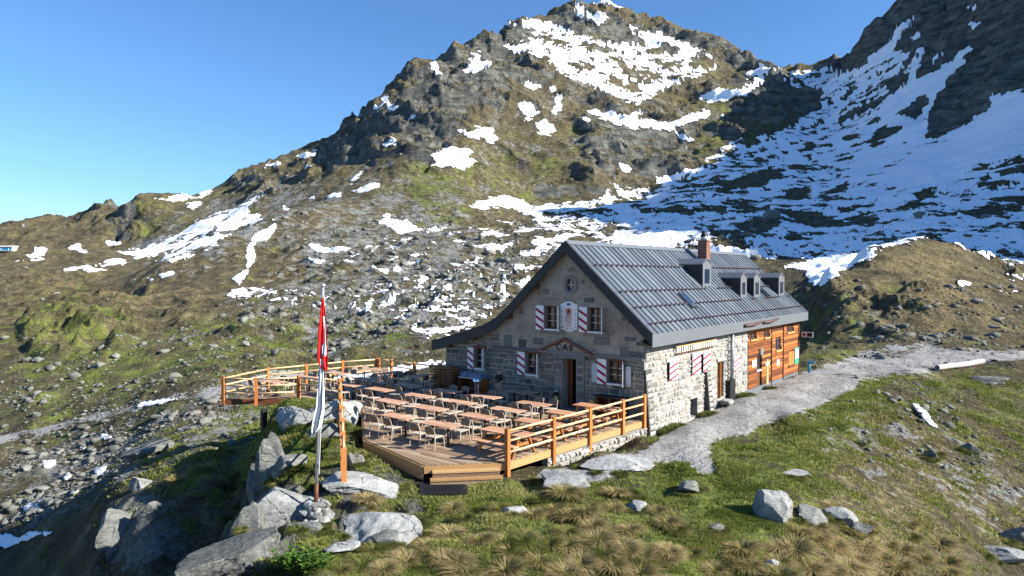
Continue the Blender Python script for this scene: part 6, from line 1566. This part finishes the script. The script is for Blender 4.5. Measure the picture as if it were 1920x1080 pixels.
TS = [(1000, 968, 1), (1040, 955, 0), (1085, 970, 0), (1112, 990, 0), (1148, 948, 2), (1062, 1004, 3), (1122, 1014, 0), (1030, 1022, 3), (1180, 995, 0), (1232, 960, 2), (1150, 1066, 0), (1090, 1060, 0), (1012, 1056, 1), (962, 1042, 2), (930, 995, 3), (902, 1015, 1), (842, 1004, 1), (800, 1024, 2), (862, 1060, 0), (762, 1055, 1), (720, 1070, 2), (702, 1034, 3), (822, 1046, 4), (1252, 1054, 1), (1202, 1046, 2), (1500, 1000, 1), (1532, 1012, 0), (1562, 1026, 0), (1492, 1036, 1), (1542, 1056, 0), (1592, 1066, 0), (1622, 1026, 0), (1652, 1050, 1), (1462, 1056, 2), (1402, 1064, 2), (1600, 998, 2), (1560, 1076, 1), (1682, 1070, 1), (1566, 956, 1), (438, 1042, 4), (420, 1058, 2), (485, 1004, 5), (530, 1060, 4), (560, 998, 4), (1130, 1040, 0), (1170, 1030, 0), (1060, 1076, 0), (985, 1010, 3), (1075, 935, 3), (1105, 950, 2), (1010, 940, 4), (1200, 935, 4), (870, 975, 4), (950, 1074, 1), (1520, 1070, 0), (1300, 1040, 3), (1340, 1070, 2), (640, 1070, 3), (680, 1060, 4), (780, 985, 4), (1270, 1000, 4), (1730, 1050, 2), (1780, 1075, 2), (1710, 1010, 3), (575, 800, 5), (600, 835, 5), (640, 800, 5), (620, 860, 5), (560, 880, 5), (480, 860, 3), (430, 850, 4), (380, 880, 3), (330, 905, 2), (410, 905, 3), (370, 930, 2), (300, 870, 3), (450, 890, 3), (660, 815, 5), (590, 770, 4), (540, 830, 3)]
gg = np.random.default_rng(21)
for k in range(64):
    if k < 40: TS.append((gg.uniform(680, 1280), gg.uniform(925, 1090), int(gg.choice([0, 1, 2, 3, 4, 5]))))
    else: TS.append((gg.uniform(1380, 1800), gg.uniform(985, 1090), int(gg.choice([0, 1, 1, 2, 3]))))
KIND = ['straw coloured', 'straw coloured', 'straw coloured', 'yellow green', 'green', 'green']
for (x, y, k) in TS:
    p = hit(x, y)
    if p.y > 45: continue
    o = link(bpy.data.objects.new('grass_tussock', TM[k])); s_ = gg.uniform(.8, 1.35) * (1.15 if k < 2 else .9) * (1.25 if p.y > 24 else 1); o.location = p + Vector((0, 0, -.02)); o.scale = (s_, s_, s_ * gg.uniform(.55, .9)); o.rotation_euler = (gg.uniform(-.15, .15), gg.uniform(-.15, .15), gg.uniform(0, 6.28))
    wh = 'below the terrace wing' if p.y > 25 and x < 700 else 'by the leafy bush' if x < 640 else 'between bush and mat' if x < 860 else 'before the terrace steps' if x < 1000 else 'on the knoll below the path' if x < 1180 else 'left of the round boulder' if x < 1420 else 'right of the round boulder' if x < 1640 else 'at the lower right'
    lb = f"{'big' if s_ > 1.15 else 'small'} {KIND[k]} grass tussock {wh}"; tag(o, lb, 'tussock', lb.replace('tussock', 'tussocks'))
# green tufts grow round the foot of the foreground rocks
for i, (x0, x1, y0, y1, lb, kh, mt) in enumerate(RK):
    if lb == 'boulder' or y0 < 740 or x1 < 420: continue
    for k in range(5 + int((x1 - x0) / 22)):
        t = gg.uniform(-.05, 1.05); p = hit(x0 + (x1 - x0) * t, y1 + gg.uniform(-.10, .06) * (y1 - y0) - abs(t - .5) * (y1 - y0) * .7)
        if p.y > 40: continue
        o = link(bpy.data.objects.new('grass_tuft', TM[int(gg.choice([3, 4, 5, 5]))])); s_ = gg.uniform(.35, .7) * (p.y / 20); o.location = p + Vector((0, 0, -.02)); o.scale = (s_, s_, s_ * .8); o.rotation_euler = (0, 0, gg.uniform(0, 6.28))
        lb2 = 'grass tuft at the foot of the ' + ' '.join(w for w in lb.split()[:6] if w != 'the'); tag(o, ' '.join(lb2.split()[:14]), 'grass tuft', lb2.replace('tuft', 'tufts'))
# grass along the foot of the side wall
for yy in (1.3, 1.9, 2.6, 5.9, 6.4, 10.9, 11.5, 12.0, 15.8):
    q = hw(.45, yy); o = link(bpy.data.objects.new('grass_tussock', TM[4 + int(yy * 10) % 2])); o.location = gat(q.x, q.y, -.02); o.scale = (1.2, 1.2, .8); o.rotation_euler = (0, 0, yy)
    tag(o, 'green grass tuft at the foot of the sunlit stone wall', 'tussock', 'grass tufts at the wall foot')
# leafy bush at the lower edge
bp_ = hit(566, 1072); bush = empty('leafy_bush', bp_); tag(bush, 'bright green broad leaved bush at the lower edge of the picture', 'bush')
M_leaf = m_blade('broad_leaf', [(.1, (.03, .07, .010)), (.5, (.075, .15, .022)), (.9, (.15, .24, .05))])
lv_V, lv_F, tones = [], [], []
for k in range(46):
    a = gg.uniform(0, 6.28); rr_ = .72 * math.sqrt(gg.uniform(0, 1)); top = Vector((rr_ * math.cos(a) * 1.05, rr_ * math.sin(a) * .8, .52 - .30 * rr_ * rr_ + gg.uniform(-.1, .1)))
    base = Vector((top.x * .45, top.y * .45, -.05)); mid_ = (top + base) / 2 + Vector((top.x * .1, top.y * .1, .05))
    MB().tube([base, mid_, top], [.012, .009, .005], 5).build('stem', M_leaf, bush)
    for j in range(9):
        t = gg.uniform(.35, 1.0); p = base.lerp(top, t); d = Vector((math.cos(j * 2.4 + a), math.sin(j * 2.4 + a), gg.uniform(-.1, .6))).normalized(); L_ = gg.uniform(.08, .15); s_ = d.cross(Vector((0, 0, 1))).normalized() * L_ * .34; up = s_.cross(d).normalized() * L_ * .08
        n = len(lv_V); lv_V += [p, p + d * L_ * .35 + s_ + up, p + d * L_ * .8 + s_ * .75 + up, p + d * L_ - up, p + d * L_ * .8 - s_ * .75 + up, p + d * L_ * .35 - s_ + up, p + d * L_ * .5 - up]
        lv_F += [(n, n + 1, n + 6), (n + 1, n + 2, n + 6), (n + 2, n + 3, n + 6), (n + 3, n + 4, n + 6), (n + 4, n + 5, n + 6), (n + 5, n, n + 6)]; tones += [gg.uniform(.2, .85)] * 7
me = bpy.data.meshes.new('foliage'); me.from_pydata([tuple(v) for v in lv_V], [], lv_F); me.materials.append(M_leaf); set_tone(me, np.array(tones)); fo = link(bpy.data.objects.new('foliage', me), bush); fo['kind'] = 'stuff'

# ------------------------------------------------------------------ small things outdoors
M_rub = m_plain('black_rubber', (.016, .016, .018), .8, bump=.3, scale=20)
mc = [hit(a, b) for a, b in ((788, 931), (878, 930), (874, 909), (786, 909))]
mo = (mc[0] + mc[1] + mc[2] + mc[3]) / 4; mat_o = empty('rubber_mat', mo); tag(mat_o, 'black ribbed rubber mat on the grass before the steps', 'mat')
lc = [c - mo + Vector((0, 0, .05)) for c in mc]
m = MB(); m.add([c for c in lc] + [c + Vector((0, 0, .025)) for c in lc], [(3, 2, 1, 0), (4, 5, 6, 7), (0, 1, 5, 4), (1, 2, 6, 5), (2, 3, 7, 6), (3, 0, 4, 7)]); m.build('sheet', M_rub, mat_o)
for k in range(1, 30): t = k / 30; MB().bar(lc[0].lerp(lc[1], t) + Vector((0, 0, .03)), lc[3].lerp(lc[2], t) + Vector((0, 0, .03)), .022, .014).build('rib', M_rub, mat_o)
# hollowed trough by the track
M_tr = m_plain('bleached_wood', (.42, .41, .38), .8, var=.15, scale=3, bump=.3)
ta, tb = hit(1757, 697), hit(1842, 684)
trg = empty('log_trough', ta); tag(trg, 'long white hollowed log trough beside the track at the right', 'trough')
dv_ = tb - ta; dv_.z = 0; L_ = dv_.length; dv_.normalize(); sv_ = Vector((dv_.y, -dv_.x, 0))
for k, (s0, s1, dz) in enumerate(((0, .33, .0), (.335, .66, .0), (.665, 1.0, .0))):
    r1 = .21; vs = []; n = 12
    for s_ in (s0, s1):
        b0 = dv_ * L_ * s_; b0 = Vector((b0.x, b0.y, float(gz(ta.x + b0.x, ta.y + b0.y)) - ta.z + .28 + dz * .3))
        for q in range(n): a = 2 * math.pi * q / n; vs.append(b0 + sv_ * math.cos(a) * r1 + Vector((0, 0, math.sin(a) * r1)))
        for q in range(n): a = 2 * math.pi * q / n; vs.append(b0 + sv_ * math.cos(a) * r1 * .72 + Vector((0, 0, math.sin(a) * r1 * .72)))
    fs = [(q, (q + 1) % n, 2 * n + (q + 1) % n, 2 * n + q) for q in range(n)] + [(n + (q + 1) % n, n + q, 3 * n + q, 3 * n + (q + 1) % n) for q in range(n)] + [(q, n + q, n + (q + 1) % n, (q + 1) % n) for q in range(n)] + [(2 * n + (q + 1) % n, 3 * n + (q + 1) % n, 3 * n + q, 2 * n + q) for q in range(n)]
    sg_ = MB().add(vs, fs).build('log_section', M_tr, trg)
    c0 = dv_ * L_ * (s0 + s1) / 2
    MB().box((c0.x, c0.y, float(gz(ta.x + c0.x, ta.y + c0.y)) - ta.z), (.5, .3, .3)).build('bearer', M_brownwood, trg)
# blue standpipe at the far corner
q = hw(.55, 23.9); b = gat(q.x, q.y); hy = empty('blue_standpipe', b, HANG); hy.scale = (.75, .75, .8); tag(hy, 'blue water standpipe at the far corner of the timber wall', 'standpipe')
MB().tube([(0, 0, -.1), (0, 0, .95)], .10, 10).build('pipe', M_blue, hy, True); MB().box((.18, 0, .98), (.75, .22, .12), None, .03).build('head', M_blue, hy); MB().tube([(.45, 0, .95), (.45, 0, .75)], .03, 8).build('spout', M_zinc, hy, True)
# stone steps at the side door
st = empty('stone_steps', H0, HANG); tag(st, 'rough stone steps below the side door of the hut', 'steps')
y_ = (S_D[0] + S_D[1]) / 2
for k, (x, w1, d1, z) in enumerate(((.38, .62, 1.0, -.32), (.85, .55, 1.3, -.55))):
    V, F = rock_verts(3, 700 + k, 5, .03); g_ = hw(x, y_)
    V = np.sign(V) * np.abs(V) ** .55
    o = mesh_np('step', V * np.array([w1 / 2, d1 / 2, .17]), F, M_rockw, True, st); o.location = (x, y_ - .1, z - .13)
# far left lift station on the slope
lp = hit(14, 471, 150); ls = empty('lift_station', lp, R(8)); tag(ls, 'long low lift station with blue glass front at the far left', 'station')
s_ = lp.y / 400
MB().box((-6 * s_, 0, 1.2 * s_), (20 * s_, 5 * s_, 2.6 * s_)).build('body', M_pgrey, ls); MB().box((-6 * s_, -2.55 * s_, 1.0 * s_), (19 * s_, .12 * s_, 1.4 * s_)).build('window_band', M_blue, ls); MB().box((-6 * s_, -.2 * s_, 2.75 * s_), (21 * s_, 6.4 * s_, .5 * s_)).build('roof', M_white, ls)
for k in range(5): MB().box((-14 * s_ + 4 * k * s_, -2.66 * s_, 1.0 * s_), (.25 * s_, .12 * s_, 1.5 * s_)).build('mullion', M_white, ls)
# rock towers and a mast on the far skyline
for i, (x0, x1, y0, y1, lb) in enumerate(((38, 54, 415, 432, 'square rock tower on the far left skyline'), (8, 24, 420, 434, 'low rock stump at the far left end of the skyline'), (140, 168, 408, 424, 'jagged rock knob on the far left skyline'))):
    put_rock(x0, x1, y0, y1, lb, 60 + i, .9, mat=M_rockb, sub=3, D=555, rough=.1)
mp = hit(391, 356, 300); ms = empty('lift_mast', mp); tag(ms, 'tiny lift mast on the left skyline above the snow patch', 'mast')
MB().tube([(0, 0, -1), (0, 0, 5)], .25, 6).build('post', M_steel, ms); MB().box((0, 0, 4.6), (4.5, .4, .35)).build('crossarm', M_steel, ms)
